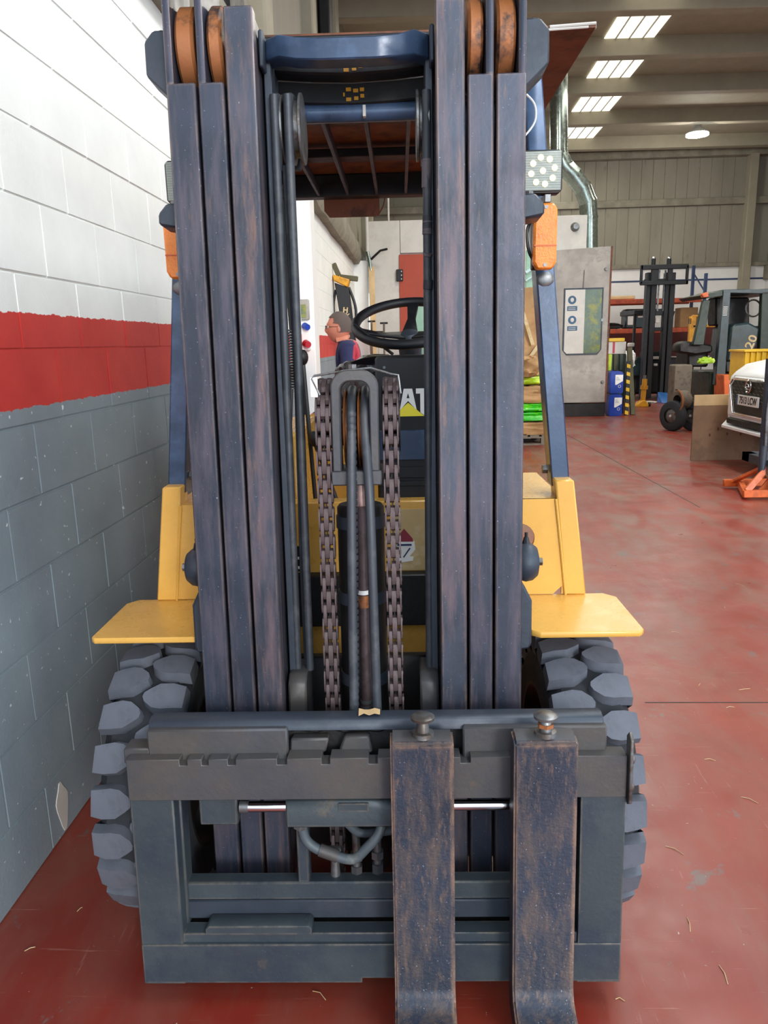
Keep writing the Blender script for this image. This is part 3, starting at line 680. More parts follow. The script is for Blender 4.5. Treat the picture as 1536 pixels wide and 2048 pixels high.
# fenders, front columns and panels
for sgn in (-1, 1):
    def X(u): return XC + sgn*u
    pl = [(X(.41), .36), (X(.43), .345), (X(.672), .345), (X(.685), .36), (X(.685), .60), (X(.655), .632), (X(.36), .632), (X(.36), .60)] if sgn > 0 else [(X(.36), .36), (X(.36), .345), (X(.676), .345), (X(.686), .355), (X(.686), .60), (X(.66), .632), (X(.36), .632), (X(.36), .60)]
    fe = body('fender', B().prism(pl, 'z', .785, .800), M['yellow'], bevel=.002)
    c = B(); c.loft([[(X(.548), .62, .80), (X(.606), .62, .80), (X(.606), .72, .80), (X(.548), .72, .80)], [(X(.512), .62, 1.127), (X(.562), .62, 1.127), (X(.562), .70, 1.127), (X(.512), .70, 1.127)]])
    body('front_column', c, M['yellow'], bevel=.004)
    c = B()                                            # panel with a round opening
    x0, x1, z0, z1 = .30, .55, .802, 1.075; hx, hz_, hr = .418, .965, .042
    if sgn > 0:
        n = 24; out, inn = [], []
        for i in range(n):
            a = 2*PI*i/n + .01; dx, dz = math.cos(a), math.sin(a)
            t = min(((x1-hx) if dx > 0 else (x0-hx))/dx, ((z1-hz_) if dz > 0 else (z0-hz_))/dz)
            out.append((hx+dx*t, hz_+dz*t)); inn.append((hx+dx*hr, hz_+dz*hr))
        for i in range(n):
            j = (i+1) % n; q = [out[i], out[j], inn[j], inn[i]]
            v0 = [c.bm.verts.new((X(u), .625, w_)) for u, w_ in q]; v1 = [c.bm.verts.new((X(u), .635, w_)) for u, w_ in q]
            c._face(v0); c._face(v1[::-1]); c._face([v0[2], v0[3], v1[3], v1[2]])
            c._face([v0[0], v0[1], v1[1], v1[0]])
        bmesh.ops.remove_doubles(c.bm, verts=c.bm.verts, dist=.0002)
        c.box(X(x1-.012), X(x1), .626, .634, z0, z1); c.box(X(x0), X(x1), .626, .634, z1-.012, z1)
    else: c.box(X(x0), X(x1), .625, .635, z0, z1)
    body('front_panel', c, M['yellow'], bevel=0)
    body('weld_seam', B().tube([(X(.549), .622, .80), (X(.531), .622, .95), (X(.515), .622, 1.075)], .0035, 6), M['yellow'])
    body('floor_step', B().box(X(.30), X(.54), .635, 1.05, 1.062, 1.075), M['yellow'], bevel=.003)
    # guard pillar, lamp, turn signal
    b = B(); PP = [Vector((X(.537), .665, 1.10)), Vector((X(.482), .69, 1.70)), Vector((X(.455), .80, 2.23))]
    rings = []
    for p in PP: rings.append([(p.x-.025, p.y-.0, p.z), (p.x+.025, p.y, p.z), (p.x+.025, p.y+.07, p.z), (p.x-.025, p.y+.07, p.z)])
    pr = body('guard_pillar', b.loft(rings), M['bluepaint'], bevel=.004)
    obj('pillar_bolt', B().cyl((X(.505), .70, 1.145), (X(.490), .70, 1.145), .013, n=6), M['bolt'], pr)
    obj('weld_patch', B().sph((X(.484), .688, 1.655), .024, 8, (1, .25, .8)), M['bolt'], pr)
    sl = body('turn_signal', B().prism([(X(.437), 1.69), (X(.447), 1.672), (X(.485), 1.672), (X(.495), 1.69), (X(.495), 1.815), (X(.487), 1.83), (X(.445), 1.83), (X(.437), 1.815)], 'y', .60, .632), M['amber'], bevel=.005)
    obj('lens_back', B().box(X(.440), X(.492), .632, .665, 1.675, 1.827), M['black'], sl, bevel=.003)
    obj('lens_divider', B().box(X(.438), X(.494), .598, .602, 1.728, 1.731), M['brightorange'], sl)
    for zz in (1.683, 1.820): obj('lens_screw', B().cyl((X(.466), .598, zz), (X(.466), .601, zz), .0045, n=10), M['bolt'], sl)
    lx = .455 if sgn > 0 else .430
    lm = body('work_lamp', B().prism([(X(lx-.050), 1.860), (X(lx-.042), 1.852), (X(lx+.042), 1.852), (X(lx+.050), 1.860), (X(lx+.050), 1.945), (X(lx+.042), 1.953), (X(lx-.042), 1.953), (X(lx-.050), 1.945)], 'y', .605, .64), M['black'], bevel=.002)
    obj('lamp_lens', B().box(X(lx-.045), X(lx+.045), .598, .606, 1.858, 1.948), M['lens'], lm, bevel=.001)
    led = None
    for i in range(9 if sgn > 0 else 0):
        a = 2*PI*i/8 + .2; rx = 0 if i == 8 else .029*math.cos(a); rz_ = 0 if i == 8 else .031*math.sin(a)
        led = obj('led', B().cyl((0, -.002, 0), (0, 0, 0), .0075, n=14), M['ledlens'], lm, loc=(X(lx)+rx, .598, 1.903+rz_))
    for i in range(16): obj('lens_rib', B().box(X(lx-.044), X(lx+.044), .5972, .598, 1.861+i*.0056, 1.8618+i*.0056), M['offwhite'], lm)
    obj('lamp_foot', B().box(X(lx+.008), X(lx+.025), .61, .66, 1.832, 1.853), M['bolt'], lm, bevel=.002)
body('side_cable', B().tube(smooth_path([(XC+.44, .64, 1.80), (XC+.425, .63, 1.77), (XC+.43, .63, 1.72), (XC+.45, .64, 1.69)], 5), .004, 6), M['black'])
body('white_cable', B().tube(smooth_path([(XC+.405, .62, 2.09), (XC+.435, .62, 2.06), (XC+.437, .62, 2.02), (XC+.41, .62, 1.985)], 5), .0025, 6), M['white'])
# overhead guard
gz = 2.235
og = body('overhead_guard', B().box(XC-.48, XC+.48, .78, .85, gz, gz+.05), M['black'], bevel=.005)
for u in (-.48, .43): obj('guard_side_rail', B().box(XC+u, XC+u+.05, .80, 2.45, gz, gz+.05), M['black'], og, bevel=.005)
for yy in (1.32, 1.86): obj('guard_crossbar', B().box(XC-.45, XC+.45, yy, yy+.09, gz-.002, gz+.03), M['black'], og, bevel=.003)
obj('guard_rear_bar', B().box(XC-.48, XC+.48, 2.42, 2.50, gz-.05, gz+.05), M['black'], og, bevel=.005)
for i in range(7): obj('guard_slat', B().box(XC-.42+i*.138, XC-.42+i*.138+.012, .84, 2.43, gz-.045, gz-.002), M['steel'], og, bevel=.001)
obj('roof_cover', B().box(XC-.46, XC+.62, .80, 2.46, gz+.052, gz+.060), M['brown'], og)
obj('cover_edge', B().tube([(XC+.50, .795, gz+.055), (XC+.62, .80, gz+.062), (XC+.625, .83, gz+.062)], .004, 6), M['offwhite'], og)
obj('cover_edge', B().tube([(XC+.46, .79, gz+.045), (XC+.60, .795, gz+.052)], .003, 6), M['offwhite'], og)
obj('rear_flap', B().prism([(XC-.26, gz), (XC-.26, gz-.10), (XC-.235, gz-.13), (XC-.01, gz-.13), (XC+.01, gz-.11), (XC+.01, gz)], 'y', 2.50, 2.515), M['brown'], og)
obj('flap_wire', B().tube(smooth_path([(XC+.04, 2.5, gz-.02), (XC+.03, 2.5, gz-.08), (XC+.0, 2.5, gz-.13)], 4), .004, 6), M['brown'], og)
for sgn in (-1, 1): body('rear_pillar', B().beam((XC+sgn*.40, 2.44, .95), (XC+sgn*.45, 2.46, gz), .05, .06), M['black'], bevel=.004)
# cowl, dash, body, counterweight
b = B(); cw = [(-.225, -.02)]
dh = body('dashboard_cowl', B().box(-.232, .10, .85, 1.0, 1.015, 1.463), M['black'], bevel=.008)
for z0, z1 in ((1.10, 1.135), (1.075, 1.092), (1.155, 1.245)): obj('cowl_panel', B().box(-.228, .096, .845, .852, z0, z1), M['bluepaint' if z0 > 1.15 else 'black'], dh, bevel=.002)
obj('cowl_screw', B().cyl((-.205, .846, 1.43), (-.205, .85, 1.43), .004, n=12), M['bolt'], dh)
lg = B()                                             # lettering C A T with the triangle
def poly(pts): lg.prism(pts, 'y', .8485, .852)
# C
ax = -.262
cpts = [(ax+.075, 1.363), (ax+.020, 1.363), (ax+.004, 1.348), (ax+.004, 1.288), (ax+.020, 1.272), (ax+.055, 1.272), (ax+.055, 1.290), (ax+.030, 1.292), (ax+.024, 1.298), (ax+.024, 1.337), (ax+.030, 1.344), (ax+.055, 1.344), (ax+.055, 1.330), (ax+.075, 1.330)]
poly([(p[0]+.01, p[1]) for p in [(ax+(u-ax)*.62+.045, w_+.003) for u, w_ in cpts]])
AX = -.1365
for q in (-1, 1): poly([(AX+q*.0255, 1.303), (AX+q*.0125, 1.367), (AX, 1.367), (AX, 1.354), (AX+q*.0045, 1.339), (AX, 1.339), (AX, 1.331)])
poly([(-.113, 1.367), (-.073, 1.367), (-.073, 1.352), (-.113, 1.352)])
poly([(-.1005, 1.3525), (-.0855, 1.3525), (-.0855, 1.285), (-.1005, 1.297)])
obj('logo_letters', lg, M['white'], dh, smooth=False)
lg = B(); lg.prism([(-.184, 1.286), (-.089, 1.286), (AX, 1.326)], 'y', .848, .852); obj('logo_triangle', lg, M['labelyellow'], dh, smooth=False)
fr = body('front_bulkhead', B().box(XC-.34, XC+.34, .80, .86, .42, 1.04), M['yellow'], bevel=.004)
obj('dark_beam', B().box(XC-.34, XC+.34, .76, .81, .66, .822), M['deep'], fr, bevel=.004)
obj('bleached_sticker', B().box(-.185, -.092, .797, .801, .825, 1.015), M['sticker'], fr)
s_ = B(); s_.prism([(-.175, .93), (-.155, .955), (-.130, .925), (-.128, .915), (-.175, .915)], 'y', .795, .799); obj('sticker_print', s_, M['maroon'], fr)
s_ = B(); s_.prism([(-.178, .917), (-.125, .917), (-.122, .89), (-.140, .868), (-.128, .868), (-.130, .855), (-.165, .850), (-.178, .86)], 'y', .7955, .7985); obj('sticker_print', s_, M['white'], fr)
s_ = B(); s_.box(-.176, -.133, .7945, .797, .902, .908).beam((-.158, .7955, .866), (-.138, .7955, .895), .004, .002); obj('sticker_print', s_, M['rackblue'], fr)
obj('data_plate', B().box(-.51, -.463, .796, .801, .826, .905), M['black'], fr)
for zz in (.835, .865): obj('plate_print', B().box(-.487, -.475, .794, .797, zz, zz+.008), M['white'], fr)
text('side_lettering', '2014', .045, .001, M['white'], fr, (-.062, .797, .86), (PI/2, PI/2, 0))
body('floor_pan', B().box(XC-.34, XC+.34, .86, 1.35, .70, .74), M['black'], bevel=.003)
body('seat_deck', B().box(XC-.36, XC+.36, 1.35, 2.3, .70, 1.12), M['yellow'], bevel=.02)
body('side_body', B().box(XC-.36, XC-.22, .87, 1.40, .74, 1.24), M['yellow'], bevel=.01)
body('counterweight', B().prism([(2.25, .25), (2.25, 1.1), (2.35, 1.16), (2.75, 1.12), (2.88, .95), (2.90, .35), (2.8, .25)], 'x', XC-.45, XC+.45), M['yellow'], bevel=.03, seg=2)
se = body('operator_seat', B().box(XC-.22, XC+.22, 1.45, 1.95, 1.12, 1.24), M['black'], bevel=.03)
# levers
for xa, ya, xb, yb_, zt_ in ((-.46, .95, -.435, .98, 1.45), (-.50, .97, -.53, 1.0, 1.40), (-.43, .93, -.36, .95, 1.20)):
    q = body('control_lever', B().cyl((xb, ya, 1.0), (xa, yb_, zt_), .007, n=8), M['black'])
    obj('lever_knob', B().sph((xa, yb_, zt_+.012), .018, 8, (1, 1, 1.4)), M['deep'], q)
# steering wheel
sw = bpy.data.objects.new('steering_wheel', None)
rg = B(); rings = []; nR = 48
for i in range(nR):
    a = 2*PI*i/nR; rings.append([Vector(((.175+.0155*math.cos(t))*math.cos(a), (.175+.0155*math.cos(t))*math.sin(a), .0155*math.sin(t))) for t in [2*PI*k/12 for k in range(12)]])
rings.append(rings[0]); rg.loft(rings, caps=False); bmesh.ops.remove_doubles(rg.bm, verts=rg.bm.verts, dist=1e-5)
bpy.data.objects.remove(sw)
sw = body('steering_wheel', rg, M['black']); sw.location = (-.128, 1.14, 1.565); sw.rotation_euler = (.42, 0, -.12)
for a in (PI/2, PI*1.12, -.12*PI):
    obj('wheel_spoke', B().loft([[(r*math.cos(a)+hw*math.sin(a)*s1, r*math.sin(a)-hw*math.cos(a)*s1, z_) for s1, z_ in ((-1, zc-.004), (1, zc-.004), (1, zc+.006), (-1, zc+.006))] for r, hw, zc in ((.02, .026, -.045), (.09, .014, -.03), (.17, .02, 0))]), M['black'], sw, bevel=.002)
obj('steering_hub', B().lathe([(-.13, .036), (-.075, .040), (-.055, .038), (-.035, .026), (-.028, 0)], 'z', n=28, caps=True), M['steel'], sw)
obj('steering_column', B().cyl((0, 0, -.24), (0, 0, -.12), .030, .034, 20), M['black'], sw)

# black plastic bag heaped on the seat side
def lump(name, sx, sy, sz, mt, seed, amp=.25, freq=3, sub=4, parent=None, loc=(0, 0, 0), rz=0):
    bm = bmesh.new(); bmesh.ops.create_icosphere(bm, subdivisions=sub, radius=1)
    for v in bm.verts:
        d = v.co.normalized(); k = 1 + amp*noise.fractal(d*freq + Vector((seed*7.1, seed*3.3, 0)), .7, 2.1, 5)
        k += amp*.35*abs(noise.noise(d*freq*3 + Vector((seed, 0, 4))))
        q = Vector((math.copysign(abs(d.x)**.7, d.x), math.copysign(abs(d.y)**.7, d.y), math.copysign(abs(d.z)**.7, d.z)))
        v.co = Vector((q.x*sx*k, q.y*sy*k, max(q.z, -.62)*sz*k if q.z < -.55 else q.z*sz*k))
    bb = B(); bb.bm.free(); bb.bm = bm
    zmin = min(v.co.z for v in bm.verts)
    for v in bm.verts: v.co.z -= zmin
    return obj(name, bb, mt, parent, loc=loc, rot=(0, 0, rz))
bg_ = lump('plastic_bag', .17, .13, .12, M['bag'], 3, .14, 1.8, 4)
bg_.location = Matrix.Rotation(yaw, 4, 'Z') @ Vector((-.25, 1.62, 1.242)) + Vector((.13236, 1.3915, 0))
tag(bg_, 'crumpled black plastic bag piled on the forklift seat left of the steering wheel', 'bag')
rod = B().cyl((-.30, 1.05, 1.56), (-.18, 1.0, 1.465), .005, n=8); obj('indicator_stalk', rod, M['black'], fk)

# ------------------------------------------------------------------ the man walking behind the forklift
def person():
    Y = 6.35; hp = A(673, 655, Y)
    root = thing('person', 'grey-haired man with glasses in navy work clothes walking towards the left wall', 'person', (hp.x+.12, Y, -.015), -PI/2)
    verts = [((0, 0, .95), .15), ((0, -.01, 1.12), .14), ((0, -.03, 1.33), .165), ((0, -.03, 1.46), .125), ((0, -.06, 1.54), .06), ((0, -.075, 1.60), .055)]
    edges = [(0,1),(1,2),(2,3),(3,4),(4,5)]
    def chain(start, pts):
        prev = start
        for p, r in pts: verts.append((p, r)); edges.append((prev, len(verts)-1)); prev = len(verts)-1
        return prev
    chain(0, [((.10,-.02,.88),.10), ((.11,-.20,.50),.068), ((.11,-.22,.30),.055), ((.11,-.30,.09),.042), ((.11,-.42,.045),.04), ((.11,-.47,.04),.03)])
    chain(0, [((-.10,.02,.88),.10), ((-.11,.10,.50),.068), ((-.11,.22,.30),.055), ((-.11,.34,.11),.042), ((-.11,.25,.045),.04), ((-.11,.20,.035),.03)])
    la = chain(3, [((.16,-.02,1.47),.075), ((.22,-.02,1.30),.055), ((.25,.08,1.12),.045), ((.25,.02,.92),.035), ((.25,.0,.84),.030)])
    ra = chain(3, [((-.16,-.02,1.47),.075), ((-.22,-.06,1.30),.055), ((-.25,-.14,1.12),.045), ((-.25,-.28,.98),.035), ((-.25,-.33,.92),.030)])
    for base, sg, d in ((la, 1, Vector((0, -.1, -1))), (ra, -1, Vector((0, -.6, -.8)))):
        o = Vector(verts[base][0]); d.normalize(); sd = Vector((0, 1, 0)).cross(d); f = Vector((0, 1, 0)); f = (f - d*f.dot(d)).normalized()
        for k, ln in enumerate((.075, .085, .08, .065)):
            q = o + f*(k-1.5)*.02 + d*.045
            chain(base, [(tuple(q), .012), (tuple(q+d*ln*.5-Vector((sg*.008, 0, 0))), .0095), (tuple(q+d*ln-Vector((sg*.022, 0, 0))), .008)])
        q = o - f*.035 + d*.02; chain(base, [(tuple(q), .012), (tuple(q-f*.015+d*.035), .009)])
    me = bpy.data.meshes.new('body'); me.from_pydata([v[0] for v in verts], edges, [])
    tmp = bpy.data.objects.new('tmp', me); col.objects.link(tmp)
    tmp.modifiers.new('skin', 'SKIN')
    for i, (p, r) in enumerate(verts): me.skin_vertices[0].data[i].radius = (r, r*(.72 if i in (1, 2, 3, 0) else 1)); me.skin_vertices[0].data[i].use_root = (i == 0)
    s_ = tmp.modifiers.new('sub', 'SUBSURF'); s_.levels = 2; s_.render_levels = 2
    dg = bpy.context.evaluated_depsgraph_get(); m2 = bpy.data.meshes.new_from_object(tmp.evaluated_get(dg)); bpy.data.objects.remove(tmp)
    m2.materials.clear()
    for k in ('cloth', 'skin', 'clothred', 'deep'): m2.materials.append(M[k])
    for f in m2.polygons:
        c = f.center; mi = 0
        if c.z > 1.53 and abs(c.x) < .09: mi = 1
        elif abs(c.x) > .2 and c.z < .95 and (c.x > 0 and c.z < .85 or c.x < 0 and c.z < .93): mi = 1
        elif c.x > .0 and c.z > 1.36 and c.y > .03: mi = 2
        elif c.z < .10: mi = 3
        f.material_index = mi; f.use_smooth = True
    bo = bpy.data.objects.new('body', m2); col.objects.link(bo); bo.parent = root
    bm = bmesh.new(); bmesh.ops.create_icosphere(bm, subdivisions=4, radius=1)
    for v in bm.verts:
        d = v.co.copy(); x, y, z = d.x*.076, d.y*.098, d.z*.122
        if z < -.03 and y > 0: y *= 1 - (-z-.03)*4
        if z < -.05: x *= 1 - (-z-.05)*2.5
        g = lambda cx0, cz0, s1, s2: math.exp(-((x-cx0)/s1)**2 - ((z-cz0)/s2)**2) if d.y < 0 else 0
        y -= .026*g(0, -.018, .014, .026); y -= .008*g(0, -.062, .024, .010); y -= .010*g(0, -.10, .022, .016); y += .010*g(.030, .008, .016, .012) + .010*g(-.030, .008, .016, .012); y -= .006*g(0, .03, .05, .012)
        v.co = Vector((x, y, z))
    bb = B(); bb.bm.free(); bb.bm = bm
    hd = obj('head', bb, M['skin'], bo, loc=(0, -.10, 1.645))
    hd.parent = root
    b = B()
    for sx in (-1, 1): b.sph((sx*.078, .008, -.005), .026, 8, (.35, .7, 1.15))
    obj('ear', b, M['skin'], hd) if False else None
    for sx in (-1, 1):
        obj('ear', B().sph((sx*.076, .008, -.008), .026, 8, (.35, .7, 1.15)), M['skin'], hd)
        obj('eye', B().sph((sx*.029, -.083, .008), .010, 8), M['white'], hd)
    bm = bmesh.new(); bmesh.ops.create_icosphere(bm, subdivisions=4, radius=1)
    for v in list(bm.verts):
        d = v.co; k = 1.07 + .03*noise.noise(d*9)
        v.co = Vector((d.x*.078*k, d.y*.100*k+.004, d.z*.124*k))
    kill = [v for v in bm.verts if (v.co.y < -.045 and v.co.z < .075) or v.co.z < -.045 or (v.co.y < .0 and v.co.z < .02) ]
    bmesh.ops.delete(bm, geom=kill, context='VERTS'); bb = B(); bb.bm.free(); bb.bm = bm
    obj('hair', bb, M['hair'], hd)
    b = B()
    for sx in (-1, 1):
        pts = [(sx*.030+.022*math.cos(t), -.106, .006+.015*math.sin(t)) for t in [2*PI*i/12 for i in range(13)]]; b.tube(pts, .0018, 5)
        b.tube([(sx*.052, -.106, .01), (sx*.08, .0, .008)], .0018, 5)
    b.tube([(-.009, -.108, .008), (.009, -.108, .008)], .0018, 5); obj('glasses', b, M['black'], hd)
person()

# ------------------------------------------------------------------ things along the left wall
q = A(607, 640, 7.79)
sb = thing('socket_panel', 'white wall socket panel with blue and red sockets on the white pier', 'socket panel', (q.x, 7.80, q.z))
obj('upper_box', B().box(-.075, .065, -.05, 0, .0, .20), M['cabinetgrey'], sb, bevel=.008); obj('switch_window', B().box(-.05, .035, -.055, -.048, .02, .15), M['darkglass'], sb)
obj('lower_box', B().box(-.075, .065, -.07, 0, -.30, -.02), M['white'], sb, bevel=.008)
obj('blue_socket', B().cyl((.02, -.07, -.06), (.055, -.13, -.075), .035, .03, 16), M['blueplastic'], sb, label='blue socket'); obj('red_socket', B().cyl((.02, -.07, -.23), (.055, -.13, -.245), .037, .032, 16), M['red'], sb, label='red socket')
# black and yellow strapping machine body hung on the wall, with letter H
Yh = 11.0; q = A(690, 700, Yh)
hg = thing('hanging_tool_case', 'tall black hanging case with yellow collar and letter H on the far left wall', 'tool case', (q.x, Yh, A(690, 690, Yh).z), 0)
def hz_pt(px, py): p = A(px, py, Yh); return (p.x-q.x, p.z-A(690, 690, Yh).z)
b = B(); b.prism([hz_pt(670, 566), hz_pt(698, 576), hz_pt(712, 690), hz_pt(690, 690)], 'y', -.08, .10); obj('case_body', b, M['black'], hg, bevel=.01)
b = B(); b.prism([hz_pt(667, 550), hz_pt(700, 560), hz_pt(696, 575), hz_pt(668, 562)], 'y', -.10, .12); obj('yellow_collar', b, M['mastyellow'], hg, bevel=.01)
for (a_, c_) in (((667, 527), (678, 552)), ((680, 554), (716, 558))):
    p0, p1 = hz_pt(*a_), hz_pt(*c_); obj('webbing_grip', B().beam((p0[0], 0, p0[1]), (p1[0], 0, p1[1]), .07, .06), M['olive'], hg, bevel=.008)
p0, p1, p2 = hz_pt(698, 575), hz_pt(712, 620), hz_pt(708, 680); obj('side_hose', B().tube(smooth_path([(p0[0], -.02, p0[1]), (p1[0], -.02, p1[1]), (p2[0], -.02, p2[1])], 6), .02, 8), M['black'], hg)
p0, p1, p2 = hz_pt(672, 580), hz_pt(667, 610), hz_pt(670, 660); obj('side_hose', B().tube(smooth_path([(p0[0], -.02, p0[1]), (p1[0], -.02, p1[1]), (p2[0], -.02, p2[1])], 6), .02, 8), M['black'], hg)
p0 = hz_pt(692, 621); text('case_letter', 'H', .10, .002, M['cream'], hg, (p0[0], -.083, p0[1]), (PI/2, .12, 0), 1.0, .004)
p0 = hz_pt(696, 632); text('case_letter', 'Y', .08, .002, M['cream'], hg, (p0[0], -.083, p0[1]), (PI/2, .12, 0), 1.0, .003)
# plank and sticks leaning in the corner
p0, p1 = A(736, 690, 14.6), A(732, 533, 14.9)
tag(obj('wooden_plank', B().beam((A(748, 690, 14.5).x, 14.5, 0.0), (p1.x+.1, 14.95, p1.z), .11, .03), M['palewood'], bevel=.004), 'pale wooden plank leaning upright in the far left corner by the white booth', 'plank')
for i, (px, hgt) in enumerate(((742, 1.9), (757, 1.7), (767, 1.85))):
    yy = 14.2 - i*.25
    sh_ = thing('shovel', ('spade with a T handle leaning nearest the pale plank', 'middle one of the spades leaning on the white booth', 'spade leaning on the booth farthest from the pale plank')[i], 'spade', (A(px, 660, yy).x, yy, 0), 0, 'spades leaning on the white booth')
    obj('shaft', B().cyl((0, 0, .25), (.0, .25, hgt), .018, n=10), M['offwhite' if i == 1 else 'greywood'], sh_)
    obj('grip', B().cyl((-.07, .25, hgt), (.07, .25, hgt), .018, n=10), M['black'], sh_)
    obj('blade', B().prism([(-.10, .28), (-.10, .06), (0, 0), (.10, .06), (.10, .28)], 'y', -.006, .006), M['galv'], sh_)
# conduit with a kinked bracket arm
p = A(738, 500, 15.0)
pp = thing('wall_pipe', 'thin grey pipe running up the far left corner beside the booth', 'pipe', (p.x, 15.0, 0))
obj('pipe_run', B().cyl((-.03, 0, 3.05), (-.03, 0, 6.5), .035, n=10), M['offwhite'], pp)
obj('pipe_end', B().tube(smooth_path([(-.03, -.02, 3.2), (.02, -.04, 2.95), (.04, -.05, 2.6)], 5), .035, 10), M['galv'], pp)
a1 = A(742, 518, 15.0); a2 = A(760, 500, 14.8); a3 = A(774, 496, 14.7)
ba = tag(obj('bracket_arm', B().tube([(a1.x, 15.05, a1.z), (a2.x, 14.9, a2.z), (a3.x, 14.85, a3.z)], .022, 8), M['black']), 'dark bent bracket arm sticking out from the white booth corner', 'bracket')

# ------------------------------------------------------------------ white booth with orange door, duct on top
YBo = 15.1
bo = thing('paint_booth', 'white panelled booth with an orange door at the end of the aisle', 'booth', (0, YBo, 0))
xs_ = [-.85, A(800, 480, YBo).x, 1.0, 2.1, 3.29]
for i in range(4):
    if i == 1: obj('panel', B().box(xs_[i]+.004, xs_[i+1]-.004, 0, .06, 3.17, 3.76), M['offwhite'], bo, bevel=.004)
    else: obj('panel', B().box(xs_[i]+.004, xs_[i+1]-.004, 0, .06, .02, 3.76), M['offwhite'], bo, bevel=.004)
obj('booth_core', B().box(-.85, 3.29, .06, 3.0, .0, 3.74), M['offwhite'], bo)
dx0, dx1 = A(798, 510, YBo).x, 1.0
dr = obj('booth_door', B().box(dx0, dx1, -.03, .06, .05, 3.14), M['doororange'], bo, bevel=.005)
obj('door_window', B().box(A(822, 600, YBo).x, .75, -.04, -.02, 1.15, 2.3), M['greenglass'], dr, bevel=.01)
hx = A(800, 551, YBo); obj('door_hinge', B().box(hx.x-.07, hx.x+.06, -.06, 0, hx.z-.11, hx.z+.11), M['black'], dr, bevel=.01)
for k in (-1, 0, 1): obj('hinge_bolt', B().cyl((hx.x+.03, -.07, hx.z+k*.07), (hx.x+.03, -.055, hx.z+k*.07), .012, n=8), M['offwhite'], dr)
wn = A(1060, 545, YBo)
obj('side_window', B().box(2.15, 2.75, -.02, .01, 2.2, 3.16), M['greenglass'], bo, bevel=.01)
obj('window_brace', B().beam((2.15, -.04, 2.75), (2.75, -.04, 3.15), .05, .03), M['galv'], bo); obj('window_brace', B().beam((2.15, -.04, 2.6), (2.7, -.04, 2.95), .03, .03), M['galv'], bo)
p = A(1150, 454, YBo); obj('wall_fitting', B().cyl((p.x, -.10, p.z), (p.x, 0, p.z), .05, .085, 16), M['bolt'], bo)
tp = A(777, 442, YBo); obj('hanger_rod', B().cyl((tp.x, .1, 3.76), (tp.x, .1, 6.6), .018, n=8), M['offwhite'], bo)
# duct
Yd = 16.2; P1, P2, P3, P4 = A(1178, 520, Yd), A(1178, 425, Yd), A(1117, 320, Yd), A(1116, 180, Yd)
du = thing('ventilation_duct', 'shiny galvanised round duct with a segmented elbow above the booth', 'duct', (P1.x, Yd, 3.0))
path = [(P1.x, 3.0), (P2.x, P2.z-.1), (P2.x-.03, P2.z+.2), (P2.x-.14, P2.z+.46), (P2.x-.33, P2.z+.70), (P3.x+.12, P3.z-.12), (P3.x, P3.z+.12), (P4.x, 6.6)]
for i in range(len(path)-1):
    (xa, za), (xb, zb_) = path[i], path[i+1]
    sg_ = obj('duct_segment', B().cyl((xa-P1.x, 0, za-3.0), (xb-P1.x, 0, zb_-3.0), .175, n=28), M['galv'], du)
    dv = Vector((xb-xa, 0, zb_-za)).normalized()*.02
    obj('duct_band', B().cyl((xa-P1.x-dv.x, 0, za-3.0-dv.z), (xa-P1.x+dv.x, 0, za-3.0+dv.z), .184, n=28), M['galv'], sg_)
# scuffed grey cabinet with a window
Yc = 15.54; c0, c1 = A(1100, 700, Yc-.6).x, A(1217, 700, Yc-.6).x; zt = A(1170, 497, Yc-.6).z; Yc -= .6
cb_ = thing('grey_cabinet', 'tall scuffed grey metal cabinet door with a round-cornered window and blue signs', 'cabinet', (c0, Yc, 0), 0)
Wc = c1-c0; zb0 = A(1170, 806, Yc).z
def cz(px, py): p = A(px, py, Yc); return p.x-c0, p.z
obj('plinth', B().box(.02, Wc-.02, .02, .13, 0, zb0-.01), M['deep'], cb_, bevel=.005)
obj('cabinet_body', B().box(0, Wc, .05, .13, zb0, zt-.02), M['cabinetgrey'], cb_, bevel=.005)
(wx0, wz1), (wx1, wz0) = cz(1131, 580), cz(1199, 706)
dd = obj('cabinet_door', B().prism([(0, zb0+.01), (Wc, zb0+.01), (Wc, zt+.03), (0, zt-.02)], 'y', 0, .05), M['cabinetgrey'], cb_, bevel=.004)
obj('door_edge', B().box(Wc-.035, Wc, -.004, .05, zb0+.01, zt+.03), M['brown'], dd)
obj('window_frame', B().prism([(wx0-.03, wz0+.07), (wx0+.05, wz0-.03), (wx1-.05, wz0-.03), (wx1+.03, wz0+.07), (wx1+.03, wz1+.03), (wx0-.03, wz1+.03)], 'y', -.012, .002), M['steel'], dd, bevel=.004)
mid = wx0 + (wx1-wx0)*.54
obj('window_pane', B().prism([(wx0, wz0+.05), (wx0+.05, wz0), (mid, wz0), (mid, wz1), (wx0, wz1)], 'y', -.016, -.008), M['offwhite'], dd, label='pale half of the window')
obj('window_pane', B().prism([(mid, wz0), (wx1-.06, wz0), (wx1, wz0+.06), (wx1, wz1), (mid, wz1)], 'y', -.016, -.008), M['darkglass'], dd, label='half of the window with green reflection coloured in')
for py in (600, 640):
    sx_, sz_ = cz(1144, py)
    sg_ = obj('safety_sign', B().cyl((sx_, -.016, sz_), (sx_, -.019, sz_), .078, n=28), M['signblue'], dd)
    obj('sign_figure', B().sph((sx_, -.019, sz_), .042, 8, (.8, .1, 1)), M['offwhite'], sg_)
    obj('sign_caption', B().box(sx_-.09, sx_+.10, -.019, -.016, sz_-.20, sz_-.115), M['signblue'], dd)
    for k in range(2): obj('caption_line', B().box(sx_-.07, sx_+.07, -.0205, -.019, sz_-.18+k*.03, sz_-.17+k*.03), M['offwhite'], dd)
